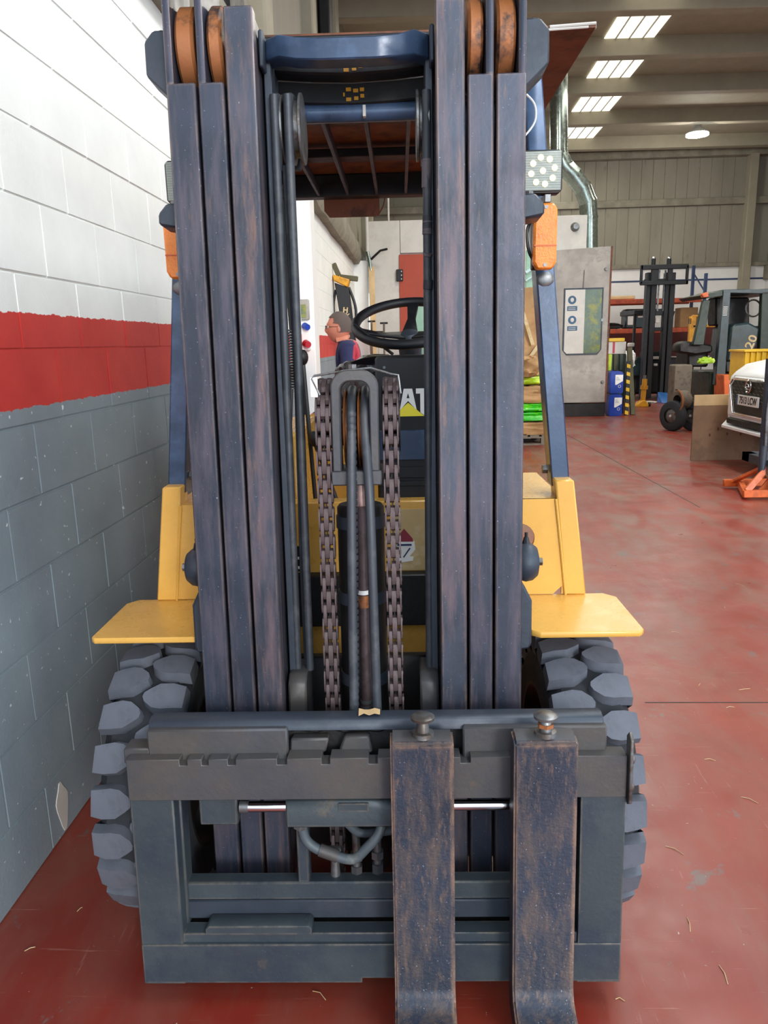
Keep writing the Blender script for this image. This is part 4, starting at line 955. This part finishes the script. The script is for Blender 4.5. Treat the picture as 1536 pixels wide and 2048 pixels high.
rx_, rz_ = cz(1166, 578); obj('wire_latch', B().cyl((rx_, -.02, rz_), (rx_+.01, -.02, rz_+.34), .006, n=6), M['bolt'], dd)
for px, py in ((1204, 640), (1205, 764), (1212, 538)): kx, kz = cz(px, py); obj('door_latch', B().cyl((kx, -.03, kz), (kx, 0, kz), .03, .035, 10), M['bolt'], dd)

# ------------------------------------------------------------------ wrapped pallet beside the aisle
Yp = 10.95; px1 = A(1103, 880, Yp).x; px0 = px1-1.15
pa = thing('pallet', 'grey timber pallet under the stack of paper and green film', 'pallet', (px0, Yp, 0))
for i in range(7): obj('deck_board', B().box(i*.168, i*.168+.13, 0, 1.0, .12, .142), M['greywood'], pa, bevel=.002)
for i in range(3):
    obj('stringer', B().box(0, 1.14, i*.45, i*.45+.10, .10, .12), M['greywood'], pa)
    for j in range(3): obj('pallet_block', B().box(j*.5, j*.5+.14, i*.45, i*.45+.10, .022, .10), M['greywood'], pa)
    obj('bottom_board', B().box(0, 1.14, i*.45, i*.45+.10, 0, .022), M['greywood'], pa)
zc_ = [A(1080, y, Yp).z for y in (573, 735, 815, 850, 880)]
def crumple(name, x0, x1, y0, y1, z0, z1, mt, seed, amp=.05):
    bm = bmesh.new(); bmesh.ops.create_cube(bm, size=1); bmesh.ops.subdivide_edges(bm, edges=bm.edges, cuts=14, use_grid_fill=True)
    for v in bm.verts:
        p = v.co; e = min(.5-abs(p.x), .5-abs(p.y)) if abs(p.z) > .49 else 1
        n1 = noise.noise(Vector((p.x*3+seed, p.y*3, p.z*3)))*amp + abs(noise.noise(Vector((p.x*8, p.y*8+seed, p.z*8))))*amp*.6
        fl = 1 - .25*max(0, abs(p.z)*2-.75)
        v.co = Vector(((x0+x1)/2 + p.x*(x1-x0)*fl + p.x*n1*2, (y0+y1)/2 + p.y*(y1-y0)*fl + p.y*n1*2, (z0+z1)/2 + p.z*(z1-z0)))
    for v in bm.verts:
        if abs(v.co.z-z1) < .001: v.co.z -= abs(noise.noise(Vector((v.co.x*7, v.co.y*7, seed))))*amp
    bb = B(); bb.bm.free(); bb.bm = bm
    return obj(name, bb, mt)
gx = px0
tag(crumple('paper_sack', gx+.05, px1-.05, Yp+.0, Yp+.8, .145, .34, M['kraft'], 1), 'crumpled brown paper sheet lowest on the pallet, below the green film', 'packing paper', 'packing on the pallet')
tag(crumple('green_film', gx+.03, px1-.03, Yp-.02, Yp+.8, .345, .48, M['green'], 2), 'lower of the two bright green film bundles in the stack on the pallet', 'film', 'packing on the pallet')
tag(crumple('green_film', gx+.05, px1-.06, Yp+.02, Yp+.8, .485, .60, M['green'], 5), 'upper of the two bright green film bundles in the stack on the pallet', 'film', 'packing on the pallet')
tag(crumple('paper_sack', gx+.05, px1-.10, Yp+.0, Yp+.8, .605, .86, M['kraft'], 3, .08), 'brown paper sack lying between green film and yellow-green film', 'packing paper', 'packing on the pallet')
tag(crumple('lime_film', gx+.1, px1-.10, Yp+.1, Yp+.8, .865, .98, M['lime'], 4, .06), 'yellow-green film bundle above the brown paper sack on the pallet', 'film', 'packing on the pallet')
tag(crumple('paper_bag', gx+.55, px1-.28, Yp-.14, Yp+.24, .985, 1.28, M['kraft'], 7, .1), 'small crumpled brown paper bag lying before the tall paper sheet', 'packing paper', 'packing on the pallet')
ks = crumple('paper_wrapped_load', gx+.08, px1-.06, Yp+.42, Yp+.95, .985, A(1080, 573, Yp+.4).z, M['kraft'], 9, .03)
tag(ks, 'tall load wrapped in brown kraft paper with pale tape standing on the pallet', 'wrapped load', 'packing on the pallet')
for a_, c_ in (((1046, 625), (1066, 690)), ((1046, 735), (1076, 692))):
    p0, p1 = A(*a_, Yp+.36), A(*c_, Yp+.36); obj('packing_tape', B().beam(p0, p1, .05, .004, (1, 0, 0)), M['cream'], ks)

# ------------------------------------------------------------------ canisters, striped post, barrier things
Yj = 14.9
def jug(z, label):
    x0, x1 = A(1218, 810, Yj).x, A(1245, 810, Yj).x
    t = thing('canister', label, 'canister', ((x0+x1)/2, Yj, z), 0, 'blue canisters by the grey cabinet'); h = .435; hw = (x1-x0)/2
    obj('canister_body', B().prism([(-hw, .015), (-hw+.02, 0), (hw-.02, 0), (hw, .015), (hw, h-.06), (hw-.04, h-.01), (-hw+.03, h-.01), (-hw, h-.05)], 'y', 0, .30), M['blueplastic'], t, bevel=.015, seg=2)
    lb_ = obj('label_sheet', B().prism([(-.03, .36), (hw-.015, .36), (hw-.015, .24), (.0, .17), (-.03, .17)], 'y', -.004, .001), M['white'], t)
    for k in range(3): obj('print_line', B().box(-.015, .03+.015*k, -.006, -.004, .31-k*.025, .316-k*.025), M['signblue'], lb_)
    obj('wheel_logo', B().lathe([(-.006, .022), (-.006, .028), (-.003, .028), (-.003, .022)], 'y', (.055, 0, .14), 16), M['white'], t)
    obj('cap', B().cyl((-.06, .15, h-.012), (-.06, .15, h+.0), .03, n=12), M['blueplastic'], t)
jug(0, 'lower blue canister with white label, on the floor by the grey cabinet'); jug(.437, 'upper blue canister with white label, stacked on the other one')
xq = A(1249, 830, 14.95).x
st = thing('striped_post', 'upright black and yellow striped bar beside the blue canisters', 'post', (xq+.05, 15.0, 0))
obj('bar', B().box(-.035, .035, 0, .05, 0, 1.05), M['black'], st, bevel=.003)
for i in range(7): obj('stripe', B().prism([(-.034, .03+i*.15), (.034, -.02+i*.15+.03), (.034, .05+i*.15+.03), (-.034, .10+i*.15)], 'y', -.004, .001), M['binyellow'], st)
tag(obj('timber_post', B().beam((xq+.20, 15.1, 0), (xq+.13, 15.3, 1.3), .09, .07), M['olive'], bevel=.006), 'dark olive timber leaning right behind the striped bar', 'timber')
cr = thing('tool_crate', 'white tool crate with yellow webbing on top behind the canisters', 'crate', (A(1232, 720, 15.4).x, 15.4, 0))
obj('crate_stand', B().box(-.14, .20, 0, .4, 0, 1.18), M['darkgreen'], cr, bevel=.01); obj('crate_box', B().box(-.17, .18, -.02, .42, 1.18, 1.42), M['offwhite'], cr, bevel=.01)
for i, mt in enumerate(('lime', 'olive', 'darkgreen')): obj('hanging_sling', B().box(-.16+i*.11, -.09+i*.11, -.04, -.02, .86, 1.18), M[mt], cr, bevel=.008)
obj('yellow_tray', B().box(-.17, .15, -.03, .40, 1.42, 1.49), M['binyellow'], cr, bevel=.012); obj('red_strap', B().box(-.08, -.04, -.03, -.018, 1.2, 1.42), M['red'], cr)
lump('white_rag', .12, .13, .17, M['white'], 5, .35, 2.2, 3, parent=cr, loc=(.30, .2, .92))
# ------------------------------------------------------------------ racking against the back wall
Yr = 22.2
rk = thing('pallet_rack', 'pallet rack with orange beams and blue uprights along the back wall', 'rack', (0, Yr, 0))
xa, xb = A(1150, 600, Yr).x, A(1404, 600, Yr).x
for py, hh in ((602, .13), (661, .13)):
    zz = A(1300, py, Yr).z
    for dy in (0, 1.0): obj('rack_beam', B().box(xa, xb, dy, dy+.05, zz-hh/2, zz+hh/2), M['orange'], rk, bevel=.008)
    obj('rack_deck', B().box(xa, xb, .05, 1.0, zz+hh/2-.03, zz+hh/2), M['orange'], rk)
zt_ = A(1395, 547, Yr).z
for x_ in (xa, xb+.02):
    for dy in (0, 1.0): obj('rack_upright', B().box(x_, x_+.08, dy-.05, dy+.03, 0, zt_+.3*(dy > 0)), M['rackblue'], rk, bevel=.005)
    for i in range(5): obj('rack_brace', B().beam((x_+.04, 0, .3+i*.6), (x_+.04, 1.0, .3+(i+1)*.6 if i % 2 == 0 else .3+(i-.0)*.6), .03, .03), M['rackblue'], rk)
zs_ = A(1300, 661, Yr).z+.065
def Xr(px, Y=None): return A(px, 640, Y or Yr+.4).x
tag(obj('cardboard_box', B().box(Xr(1356), Xr(1390), Yr+.2, Yr+.7, zs_, zs_+.55), M['cardboard'], bevel=.01), 'cardboard box on the rack shelf right of the black forklift mast', 'box')
dm = thing('dark_machine', 'dark machine with white covers on the rack shelf left of the black mast', 'machine', (Xr(1270), Yr+.3, zs_))
obj('machine_body', B().box(-.30, .30, 0, .5, 0, .55), M['teal'], dm, bevel=.04); obj('machine_cover', B().box(-.24, -.02, -.03, .0, .10, .45), M['white'], dm, bevel=.02); obj('machine_cover', B().box(.04, .26, -.03, .0, .30, .45), M['offwhite'], dm, bevel=.02)
tag(lump('cable_heap', .32, .2, .09, M['deep'], 11, .35, 3, 3, loc=(Xr(1222), Yr+.45, zs_)), 'low heap of dark cables at the left end of the rack shelf', 'cables')
z2 = A(1300, 602, Yr).z+.065
tag(obj('sheet_stack', B().box(Xr(1190), Xr(1262), Yr+.1, Yr+.8, z2, z2+.10), M['palewood'], bevel=.02), 'pale boards lying on the upper rack beam near the grey cabinet', 'boards')
for i, (px, ww, hh, mt, lab) in enumerate(((1232, .5, .75, 'black', 'black bin under the rack shelf behind the canisters'), (1385, .45, .8, 'offwhite', 'white box on the floor right of the black forklift'), (1388, .4, 1.15, 'cardboard', 'cardboard carton standing on the white box'))):
    if i == 2: z0 = .8
    else: z0 = 0
    tag(obj('storage_box', B().box(Xr(px, 21.0)-ww/2, Xr(px, 21.0)+ww/2, 20.8, 21.3, z0, hh if i < 2 else 1.15), M[mt], bevel=.02), lab, 'box')

# ------------------------------------------------------------------ black forklift with raised fork carriage
Yk = 18.4
def K(px, py, Y=Yk): p = A(px, py, Y); return p.x, p.z
bk0 = K(1312, 700)[0]
bf = thing('black_forklift', 'black forklift at the end of the aisle with its empty fork carriage raised high', 'forklift', (bk0, Yk, 0))
def kb(name, px0, py0, px1, py1, y0, y1, mt, par=None, bev=.01):
    z1, z0 = K(px0, py0)[1], K(px1, py1)[1]; pm = (py0+py1)/2; x0, x1 = K(px0, pm)[0], K(px1, pm)[0]; return obj(name, B().box(x0-bk0, x1-bk0, y0, y1, max(z0, 0), z1), M[mt], par or bf, bevel=bev)
for a_, c_ in ((1288, 1296), (1298, 1309), (1325, 1333), (1335, 1345)): kb('mast_rail', a_, 545, c_, 796, 0, .18, 'black')
kb('mast_tie', 1290, 558, 1346, 563, .02, .1, 'black'); kb('mast_tie', 1292, 618, 1344, 630, .05, .15, 'black'); kb('mast_tie', 1292, 655, 1344, 662, .05, .15, 'black')
kb('carriage_beam', 1279, 531, 1374, 538, -.12, -.05, 'black'); kb('carriage_beam', 1278, 563, 1373, 569, -.12, -.05, 'black')
kb('carriage_post', 1278, 531, 1283, 569, -.12, -.05, 'black'); kb('carriage_post', 1369, 531, 1374, 569, -.12, -.05, 'black')
kb('carriage_plate', 1300, 538, 1315, 563, -.1, -.04, 'black'); kb('carriage_plate', 1333, 538, 1343, 563, -.1, -.04, 'black')
for px in (1309, 1340): x_, z_ = K(px, 524); q = obj('cylinder_head', B().cyl((x_-bk0, .08, z_-.12), (x_-bk0, .08, z_+.08), .05, n=14), M['black'], bf); obj('head_cap', B().sph((x_-bk0, .08, z_+.09), .04, 8), M['chrome'], q)
for px in (1317, 1329): x_, z_ = K(px, 600); obj('lift_chain', B().box(x_-bk0-.018, x_-bk0+.018, .03, .05, K(px, 622)[1], K(px, 540)[1]), M['bolt'], bf)
kb('truck_body', 1264, 718, 1372, 790, .5, 1.6, 'black', None, .06); kb('front_cowl', 1262, 715, 1292, 755, .35, .6, 'teal', None, .04)
kb('dash_panel', 1296, 704, 1346, 720, .4, .7, 'black', None, .03); q = kb('badge', 1270, 714, 1283, 721, .33, .36, 'bolt'); kb('badge', 1296, 714, 1330, 719, .36, .39, 'offwhite'); kb('badge', 1319, 728, 1327, 733, .42, .49, 'white')
kb('bucket', 1311, 636, 1320, 646, -.02, .04, 'offwhite'); kb('cab_front_post', 1281, 622, 1286, 716, .6, .68, 'black'); kb('cab_front_post', 1350, 624, 1355, 716, .6, .68, 'black'); kb('cab_rear_post', 1249, 650, 1254, 716, 1.6, 1.7, 'black')
kb('cab_roof', 1281, 618, 1356, 626, .5, 1.8, 'black')
for px in (1275, 1357): x_, z_ = K(px, 780); obj('wheel', B().lathe([(-.12, .1), (-.12, .27), (-.09, .31), (.09, .31), (.12, .27), (.12, .1)], 'x', (x_-bk0, .75, .31), 28, True), M['tire'], bf)
x_, z_ = K(1275, 690); obj('side_lamp', B().box(x_-bk0-.08, x_-bk0+.08, .5, .6, z_-.05, z_+.05), M['offwhite'], bf, bevel=.02)
q = obj('mirror_arm', B().tube([(K(1346, 640)[0]-bk0, .1, K(1346, 640)[1]), (K(1352, 622)[0]-bk0, .1, K(1352, 622)[1])], .015, 6), M['black'], bf)
# yellow jack
xj, Yq = A(1285, 812, 16.9).x, 16.9
jk = thing('hydraulic_jack', 'yellow upright hydraulic jack on a small wheeled base before the black forklift', 'jack', (xj, Yq, 0))
obj('jack_base', B().prism([(-.17, 0), (.10, 0), (.10, .05), (.03, .14), (-.03, .14), (-.15, .05)], 'y', -.12, .12), M['mastyellow'], jk, bevel=.01)
obj('jack_barrel', B().cyl((.0, 0, .12), (.02, 0, .60), .055, n=16), M['mastyellow'], jk); obj('jack_collar', B().cyl((.012, 0, .38), (.016, 0, .46), .08, n=14), M['mastyellow'], jk)
obj('jack_ram', B().cyl((.02, 0, .60), (.021, 0, .68), .03, n=12), M['bolt'], jk); obj('jack_wheel', B().cyl((.11, -.05, .05), (.15, -.05, .05), .05, n=16), M['black'], jk)
obj('jack_foot', B().box(-.30, -.15, -.06, .06, 0, .03), M['cream'], jk, bevel=.005)
bt = B(); bt.loft([[(-.18, -.15, 0), (.2, -.15, 0), (.2, -.15, .01), (-.18, -.15, .01)], [(-.2, .15, .0), (.22, .15, .0), (.22, .15, .20), (-.2, .15, .24)]]); o = obj('plastic_tray', bt, M['sheetblue'], bevel=.01, loc=(A(1334, 790, 17.9).x, 17.8, 0)); tag(o, 'light blue plastic tray leaning on the floor in front of the black forklift', 'tray')
tag(lump('paper_scrap', .22, .1, .03, M['offwhite'], 15, .3, 3, 3, loc=(A(1302, 795, 17.8).x-.12, 17.75, 0)), 'white paper scrap on the floor between yellow jack and blue tray', 'paper')

# ------------------------------------------------------------------ yellow frame, green forklift, axle, timber
Yy = 17.0
def bx_at(par, name, px0, py0, px1, py1, Y, dep, mt, bev=.01, org=(0, 0)):
    a_, c_ = A(px0, py0, Y), A(px1, py1, Y); pm = (py0+py1)/2; return obj(name, B().box(A(px0, pm, Y).x-org, A(px1, pm, Y).x-org, 0, dep, max(c_.z, 0), a_.z), M[mt], par, bevel=bev)
ox = A(1385, 700, Yy).x
yf_ = thing('yellow_lift_frame', 'yellow upright lifting frame standing behind the green forklift', 'lift frame', (ox, Yy, 0))
bx_at(yf_, 'frame_post', 1375, 633, 1386, 840, Yy, .12, 'mastyellow', org=ox)
for px in (1377.5, 1381): bx_at(yf_, 'post_slot', px, 637, px+1.6, 648, Yy-.002, .01, 'black', .0, org=ox)
bx_at(yf_, 'frame_bar', 1386, 630, 1440, 633, Yy, .10, 'mastyellow', org=ox); bx_at(yf_, 'frame_bar', 1386, 650, 1440, 654, Yy, .10, 'mastyellow', org=ox)
bx_at(yf_, 'frame_post', 1431, 630, 1438, 652, Yy, .10, 'mastyellow', org=ox)
Yg = 13.6; og_ = A(1450, 700, Yg).x
gf = thing('green_forklift', 'dark green forklift with orange step parked at the right behind the white car', 'forklift', (og_, Yg, 0))
def gp(px, py): p = A(px, py, Yg); return p.x-og_, max(p.z, 0)
def quad(name, pts, y0, y1, mt, bev=.01, par=None): return obj(name, B().prism([gp(*p) for p in pts], 'y', y0, y1), M[mt], par or gf, bevel=bev)
fp_ = quad('guard_pillar', [(1447, 584), (1462, 584), (1450, 770), (1430, 770)], 0, .12, 'teal')
for i in range(5): x_, z_ = gp(1452-i*.4, 614+i*4); obj('vent_slot', B().box(x_-.045, x_+.03, -.004, .001, z_-.006, z_+.006), M['offwhite'], fp_)
quad('rear_pillar', [(1407, 600), (1421, 600), (1408, 690), (1386, 690)], .0, .1, 'darkgreen')
quad('guard_roof', [(1446, 579), (1560, 577), (1560, 588), (1446, 586)], 0, 1.2, 'teal'); quad('roof_edge', [(1405, 590), (1446, 580), (1446, 592), (1412, 597)], 0, 1.2, 'darkgreen'); quad('amber_beacon', [(1402, 588), (1414, 584), (1416, 594), (1404, 596)], -.05, .05, 'brightorange')
quad('operator_seat', [(1459, 590), (1530, 590), (1530, 650), (1458, 650)], .6, 1.0, 'deep', .03)
hd_ = quad('side_cowl', [(1460, 655), (1470, 648), (1495, 645), (1517, 656), (1512, 690), (1498, 718), (1478, 724), (1452, 722)], -.05, .8, 'teal', .03)
x_, z_ = gp(1500, 684); text('cowl_number', '20', .20, .002, M['cream'], hd_, (x_, -.055, z_), (PI/2, -1.2, 0), 1.2, .004)
x_, z_ = gp(1491, 688); text('cowl_lettering', 'HYDROSTATIC', .055, .002, M['cream'], hd_, (x_, -.055, z_), (PI/2, -1.2, 0), 1.0, .002) if False else None
quad('under_cowl', [(1452, 722), (1500, 716), (1492, 745), (1452, 745)], 0, .6, 'black', .02); quad('steering_arm', [(1362, 690), (1375, 682), (1408, 686), (1430, 690), (1430, 705), (1395, 710), (1362, 705)], .1, .5, 'deep', .03)
quad('front_body', [(1388, 700), (1430, 700), (1430, 735), (1388, 735)], .3, .9, 'deep', .03)
quad('orange_step', [(1432, 748), (1462, 748), (1470, 755), (1466, 795), (1432, 795)], -.35, .1, 'brightorange', .01)
quad('lower_body', [(1432, 745), (1560, 745), (1560, 815), (1432, 815)], .3, 1.6, 'darkgreen', .03)
b = B(); 
for (px, py, rr) in ((1512, 605, .13), ): 
    x_, z_ = gp(px+10, py+10); b.tube([(x_+rr*math.cos(t), .3+.02*math.sin(t), z_+rr*math.sin(t)*1.1) for t in [2*PI*i/20 for i in range(21)]], .015, 6)
obj('steering_wheel', b, M['bolt'], gf)
quad('guard_pillar', [(1525, 584), (1545, 584), (1545, 745), (1517, 745)], 0, .12, 'darkgreen')
tag(obj('timber_block', B().box(A(1388, 0, 13.2).x, A(1425, 0, 13.2).x, 13.0, 13.35, .0, A(1400, 728, 13.2).z), M['greywood'], bevel=.02), 'grey timber block standing behind the bare axle', 'timber')
tag(obj('steel_drum', B().lathe([(0, .15), (0, .17), (A(1370, 705, 15.6).z, .17), (A(1370, 705, 15.6).z, .0)], 'z', (A(1369, 740, 15.6).x, 15.6, 0), 24, False), M['deep']), 'narrow dark steel cylinder standing left of the yellow lift frame', 'cylinder')
Yx = 12.3; ax_ = A(1366, 830, Yx).x
ax = thing('axle_assembly', 'bare drive axle with two black wheels and a rusty hub standing on the floor', 'axle', (ax_, Yx, 0), .5)
for i, (xx, yy) in enumerate(((-.10, .12), (.16, -.05))):
    wh = obj('wheel', B().lathe([(-.06, .12), (-.06, .20), (-.045, .235), (-.02, .245), (.045, .245), (.075, .225), (.08, .15), (.06, .11)], 'x', (xx, yy, .245), 32), M['tire'], ax)
    obj('wheel_hub', B().lathe([(-.05, 0), (-.05, .08), (-.03, .13), (.03, .13), (.05, .08), (.05, 0)], 'x', (xx, yy, .245), 20), M['bolt'], wh)
    obj('hub_bolt', B().cyl((xx-.06, yy, .245), (xx-.045, yy, .245), .02, n=8), M['offwhite'], wh)
obj('hub_drum', B().lathe([(-.13, .08), (-.13, .14), (-.02, .15), (.05, .15), (.05, .09), (.0, .08)], 'x', (.03, .05, .50), 26), M['greywood'], ax)
obj('hub_bore', B().cyl((.045, .05, .50), (.052, .05, .50), .10, n=20), M['deep'], ax)
obj('axle_beam', B().cyl((.05, .05, .48), (.75, .15, .46), .05, n=14), M['deep'], ax); obj('brake_ring', B().tube([(-.14, .05+.16*math.cos(t), .48+.19*math.sin(t)) for t in [PI*.5+PI*i/12 for i in range(13)]], .014, 6), M['rust'], ax)
tag(lump('gloves', .12, .08, .06, M['lime'], 21, .3, 3, 3, loc=(A(1412, 725, 13.2).x, 13.2, A(1400, 728, 13.2).z)), 'lime yellow glove lying on top of the grey timber block', 'glove')
# yellow ribbed bin on a stand
Yb_ = 10.6; b0, b1 = A(1488, 745, Yb_).x, A(1560, 745, Yb_).x; zb_, zt2 = A(1500, 748, Yb_).z, A(1500, 701, Yb_).z
yb_o = thing('ribbed_bin', 'yellow ribbed plastic bin behind the bonnet of the white car', 'bin', (b0, Yb_, 0))
obj('bin_wall', B().box(0, b1-b0, .03, .5, zb_-.1, zt2), M['binyellow'], yb_o, bevel=.01); obj('bin_rim', B().box(-.02, b1-b0, -.01, .52, zt2-.02, zt2+.01), M['binyellow'], yb_o, bevel=.005)
for i in range(8): obj('bin_rib', B().box(.0+i*.075, .018+i*.075, 0, .03, zb_-.1, zt2-.02), M['binyellow'], yb_o, bevel=.004)
for xx in (.03, b1-b0-.1): obj('stand_leg', B().box(xx, xx+.05, .05, .45, 0, zb_-.1), M['steel'], yb_o)
# plywood box panel
Yw = 9.3; w0 = A(1382, 905, Yw).x; wt = A(1420, 791, Yw+.35).z
pw = thing('plywood_crate', 'plywood crate with a pale upper board below the white car', 'crate', (w0, Yw, 0))
obj('front_board', B().box(0, 1.5, 0, .018, 0, A(1400, 812, Yw).z), M['wood'], pw, bevel=.002)
obj('back_frame', B().box(.9, 1.0, .019, .30, 0, .08), M['palewood'], pw)
obj('upper_board', B().box(.0, 1.5, .001, .019, A(1400, 812, Yw).z+.003, A(1400, 790, Yw).z), M['palewood'], pw, bevel=.002, label='pale upper board')
for px, py in ((1437, 858), (1420, 870), (1455, 868), (1482, 868)): p = A(px, py, Yw-.01); obj('knot', B().sph((p.x-w0, 0.0, p.z), .012, 6, (1, .15, 1.8)), M['brown'], pw)

# ------------------------------------------------------------------ white car front (raised) seen past the crate
Cx0, Cy0 = 3.64, 8.3; zo = A(1500, 800, 8.3).z - .60
car = thing('car', 'white car at the right edge with black grille and plate 7513 LCW', 'car', (Cx0, Cy0, zo), -PI/2 + .02)
# local: front faces -Y... width along X, length towards +Y
rings = []
def sect(y, hw, zb, zs, zt_, tw):
    return [(-hw*.96, y, zb), (hw*.96, y, zb), (hw, y, zb+.08), (hw, y, zs-.08), (hw*.97, y, zs), (tw, y, zt_), (-tw, y, zt_), (-hw*.97, y, zs), (-hw, y, zs-.08), (-hw, y, zb+.08)]
for y, hw, zb, zs, zt_, tw in ((0, .60, .38, .80, .84, .50), (.06, .74, .32, .82, .88, .60), (.20, .86, .28, .88, .96, .66), (.5, .90, .25, .93, 1.02, .68), (1.1, .90, .25, .98, 1.08, .66), (1.7, .90, .25, 1.0, 1.50, .60), (2.2, .90, .25, 1.0, 1.58, .60), (3.3, .90, .25, 1.0, 1.55, .58), (4.1, .86, .3, 1.0, 1.12, .6), (4.25, .8, .35, .95, 1.0, .6)):
    rings.append(sect(y, hw, zb, zs, zt_, tw))
obj('car_body', B().loft(rings), M['carwhite'], car, bevel=.02, seg=2)
gr = obj('grille', B().prism([(-.40, .80), (.40, .80), (.46, .74), (.34, .44), (-.34, .44), (-.46, .74)], 'y', -.045, .06), M['black'], car, bevel=.01)
b = B(); b.tube([(-.41, -.05, .81), (.41, -.05, .81), (.475, -.05, .74), (.35, -.05, .43), (-.35, -.05, .43), (-.475, -.05, .74), (-.41, -.05, .81)], .011, 8); obj('grille_trim', b, M['chrome'], gr)
i = 0
for rr in range(7):
    for cc_ in range(9):
        x_ = -.36+cc_*.09+(rr % 2)*.045; z_ = .775-rr*.035
        if abs(x_) < .40-(.80-z_)*.15 and not (abs(x_) < .09 and .70 < z_ < .80): obj('grille_mesh', B().beam((x_-.03, -.049, z_+.006), (x_+.02, -.049, z_-.006), .004, .008), M['bolt'], gr)
em = obj('emblem', B().lathe([(-.06, .055), (-.068, .062), (-.06, .072), (-.052, .062), (-.06, .055)], 'y', (0, 0, .745), 28), M['chrome'], car)
obj('emblem_bar', B().tube([(-.04, -.062, .775), (.02, -.066, .76), (.035, -.066, .745), (-.03, -.066, .735), (.0, -.064, .715), (.045, -.062, .715)], .008, 6), M['chrome'], em)
pt = obj('number_plate', B().box(-.26, .26, -.062, -.05, .535, .645), M['white'], car, bevel=.002)
obj('plate_band', B().box(-.26, -.225, -.064, -.06, .536, .644), M['signblue'], pt)
text('plate_number', '7513 LCW', .105, .001, M['black'], pt, (.02, -.064, .588), (PI/2, 0, 0), .85, .002)
obj('bumper_lip', B().loft([[(-.86, .10, .27), (-.86, .2, .27), (-.86, .2, .30), (-.86, .10, .30)], [(-.6, -.06, .24), (-.6, .06, .24), (-.6, .06, .275), (-.6, -.06, .275)], [(.6, -.06, .24), (.6, .06, .24), (.6, .06, .275), (.6, -.06, .275)], [(.86, .10, .27), (.86, .2, .27), (.86, .2, .30), (.86, .10, .30)]]), M['carwhite'], car, bevel=.005)
obj('lower_intake', B().box(-.6, .6, -.01, .1, .29, .36), M['black'], car, bevel=.01)
for sx in (-1, 1): obj('headlamp', B().loft([[(sx*.50, .0, .76), (sx*.50, .05, .76), (sx*.50, .05, .84), (sx*.50, .0, .84)], [(sx*.84, .17, .78), (sx*.84, .25, .78), (sx*.84, .25, .88), (sx*.84, .17, .87)]]), M['lens'], car, bevel=.005)
for sx in (-1, 1):
    for yy in (.85, 3.4): obj('wheel', B().lathe([(sx*.72, .1), (sx*.72, .30), (sx*.75, .32), (sx*.90, .32), (sx*.92, .30), (sx*.92, .19), (sx*.90, .18), (sx*.88, .0)], 'x', (0, yy, .32), 32), M['tire'], car)
    obj('window_glass', B().box(sx*.865, sx*.895, 1.75, 3.2, 1.02, 1.0+.02), M['black'], car)
# mobile column lift carrying it
Yl = 6.95; lx0 = A(1487, 1000, Yl).x
cl = thing('column_lift', 'orange based mobile column lift with dark pole at the right edge', 'vehicle lift', (lx0, Yl, 0))
zt3 = A(1500, 925, Yl+.2).z
obj('base_frame', B().box(0, .62, 0, .05, .02, .09), M['brightorange'], cl, bevel=.006); obj('base_frame', B().box(.04, .62, .55, .60, .02, .09), M['brightorange'], cl, bevel=.006)
obj('base_frame', B().beam((.02, .02, .06), (.20, .58, .06), .05, .07), M['brightorange'], cl, bevel=.004)
obj('side_gusset', B().beam((.03, .02, .08), (.27, .10, zt3), .06, .03), M['brightorange'], cl, bevel=.004); obj('side_gusset', B().beam((.10, .50, .08), (.27, .16, zt3-.02), .05, .03), M['brightorange'], cl, bevel=.004)
obj('gusset_plate', B().prism([(.18, .08), (.50, .08), (.50, .22), (.27, .20), (.20, .10)], 'y', .10, .12), M['brightorange'], cl)
obj('pump_body', B().cyl((.28, .06, .22), (.28, .06, .36), .075, .06, 18), M['bolt'], cl); obj('pump_cap', B().cyl((.28, .06, .36), (.28, .06, .46), .03, n=12), M['galv'], cl)
obj('foot_plate', B().box(.20, .60, -.02, .1, .20, .23), M['galv'], cl, bevel=.005)
obj('lift_wheel', B().lathe([(.31, .03), (.31, .10), (.33, .115), (.37, .115), (.39, .10), (.39, .03)], 'x', (0, -.03, .115), 26, True), M['tire'], cl)
pxp = A(1530, 820, Yl+.1).x - lx0
obj('lift_pole', B().cyl((pxp+.02, .1, .2), (pxp+.005, .1, A(1528, 718, Yl).z), .035, n=14), M['steel'], cl); obj('pole_hose', B().tube(smooth_path([(pxp-.01, .05, 1.15), (pxp+.01, .05, 1.0), (pxp-.0, .05, .8), (pxp+.01, .05, .5)], 6), .012, 8), M['bolt'], cl)
obj('lift_arm', B().box(pxp, pxp+1.9, .35, .50, .30, .38), M['steel'], cl); obj('lift_pad', B().cyl((pxp+1.0, .42, .38), (pxp+1.0, .42, zo+.26), .06, n=14), M['black'], cl)
obj('arm_link', B().box(pxp, pxp+.08, .08, .50, .30, .38), M['steel'], cl)
# straw and splinters on the floor
b = B(); random.seed(3)
for (px, py) in [(1215, 1008+0), (1450, 1215), (1310, 1330), (1490, 1380), (1400, 1370), (1460, 1415), (1350, 1265), (1180, 1440), (1480, 1170), (1330, 1160), (820, 2000), (640, 1990), (160, 1820), (1420, 1520), (1500, 1600), (1350, 1700), (1380, 1850), (1450, 1950), (1240, 2000), (60, 1900)]:
    p = G(px, py); a = random.uniform(0, PI); L_ = random.uniform(.008, .03)
    b.tube([(p.x-L_*math.cos(a), p.y-L_*math.sin(a), .0015), (p.x, p.y+.004, .003), (p.x+L_*math.cos(a+.3), p.y+L_*math.sin(a+.3), .0015)], .0011, 4)
tag(obj('splinters', b, M['cream']), 'pale straw bits and splinters strewn over the red floor', 'debris', kind='stuff')
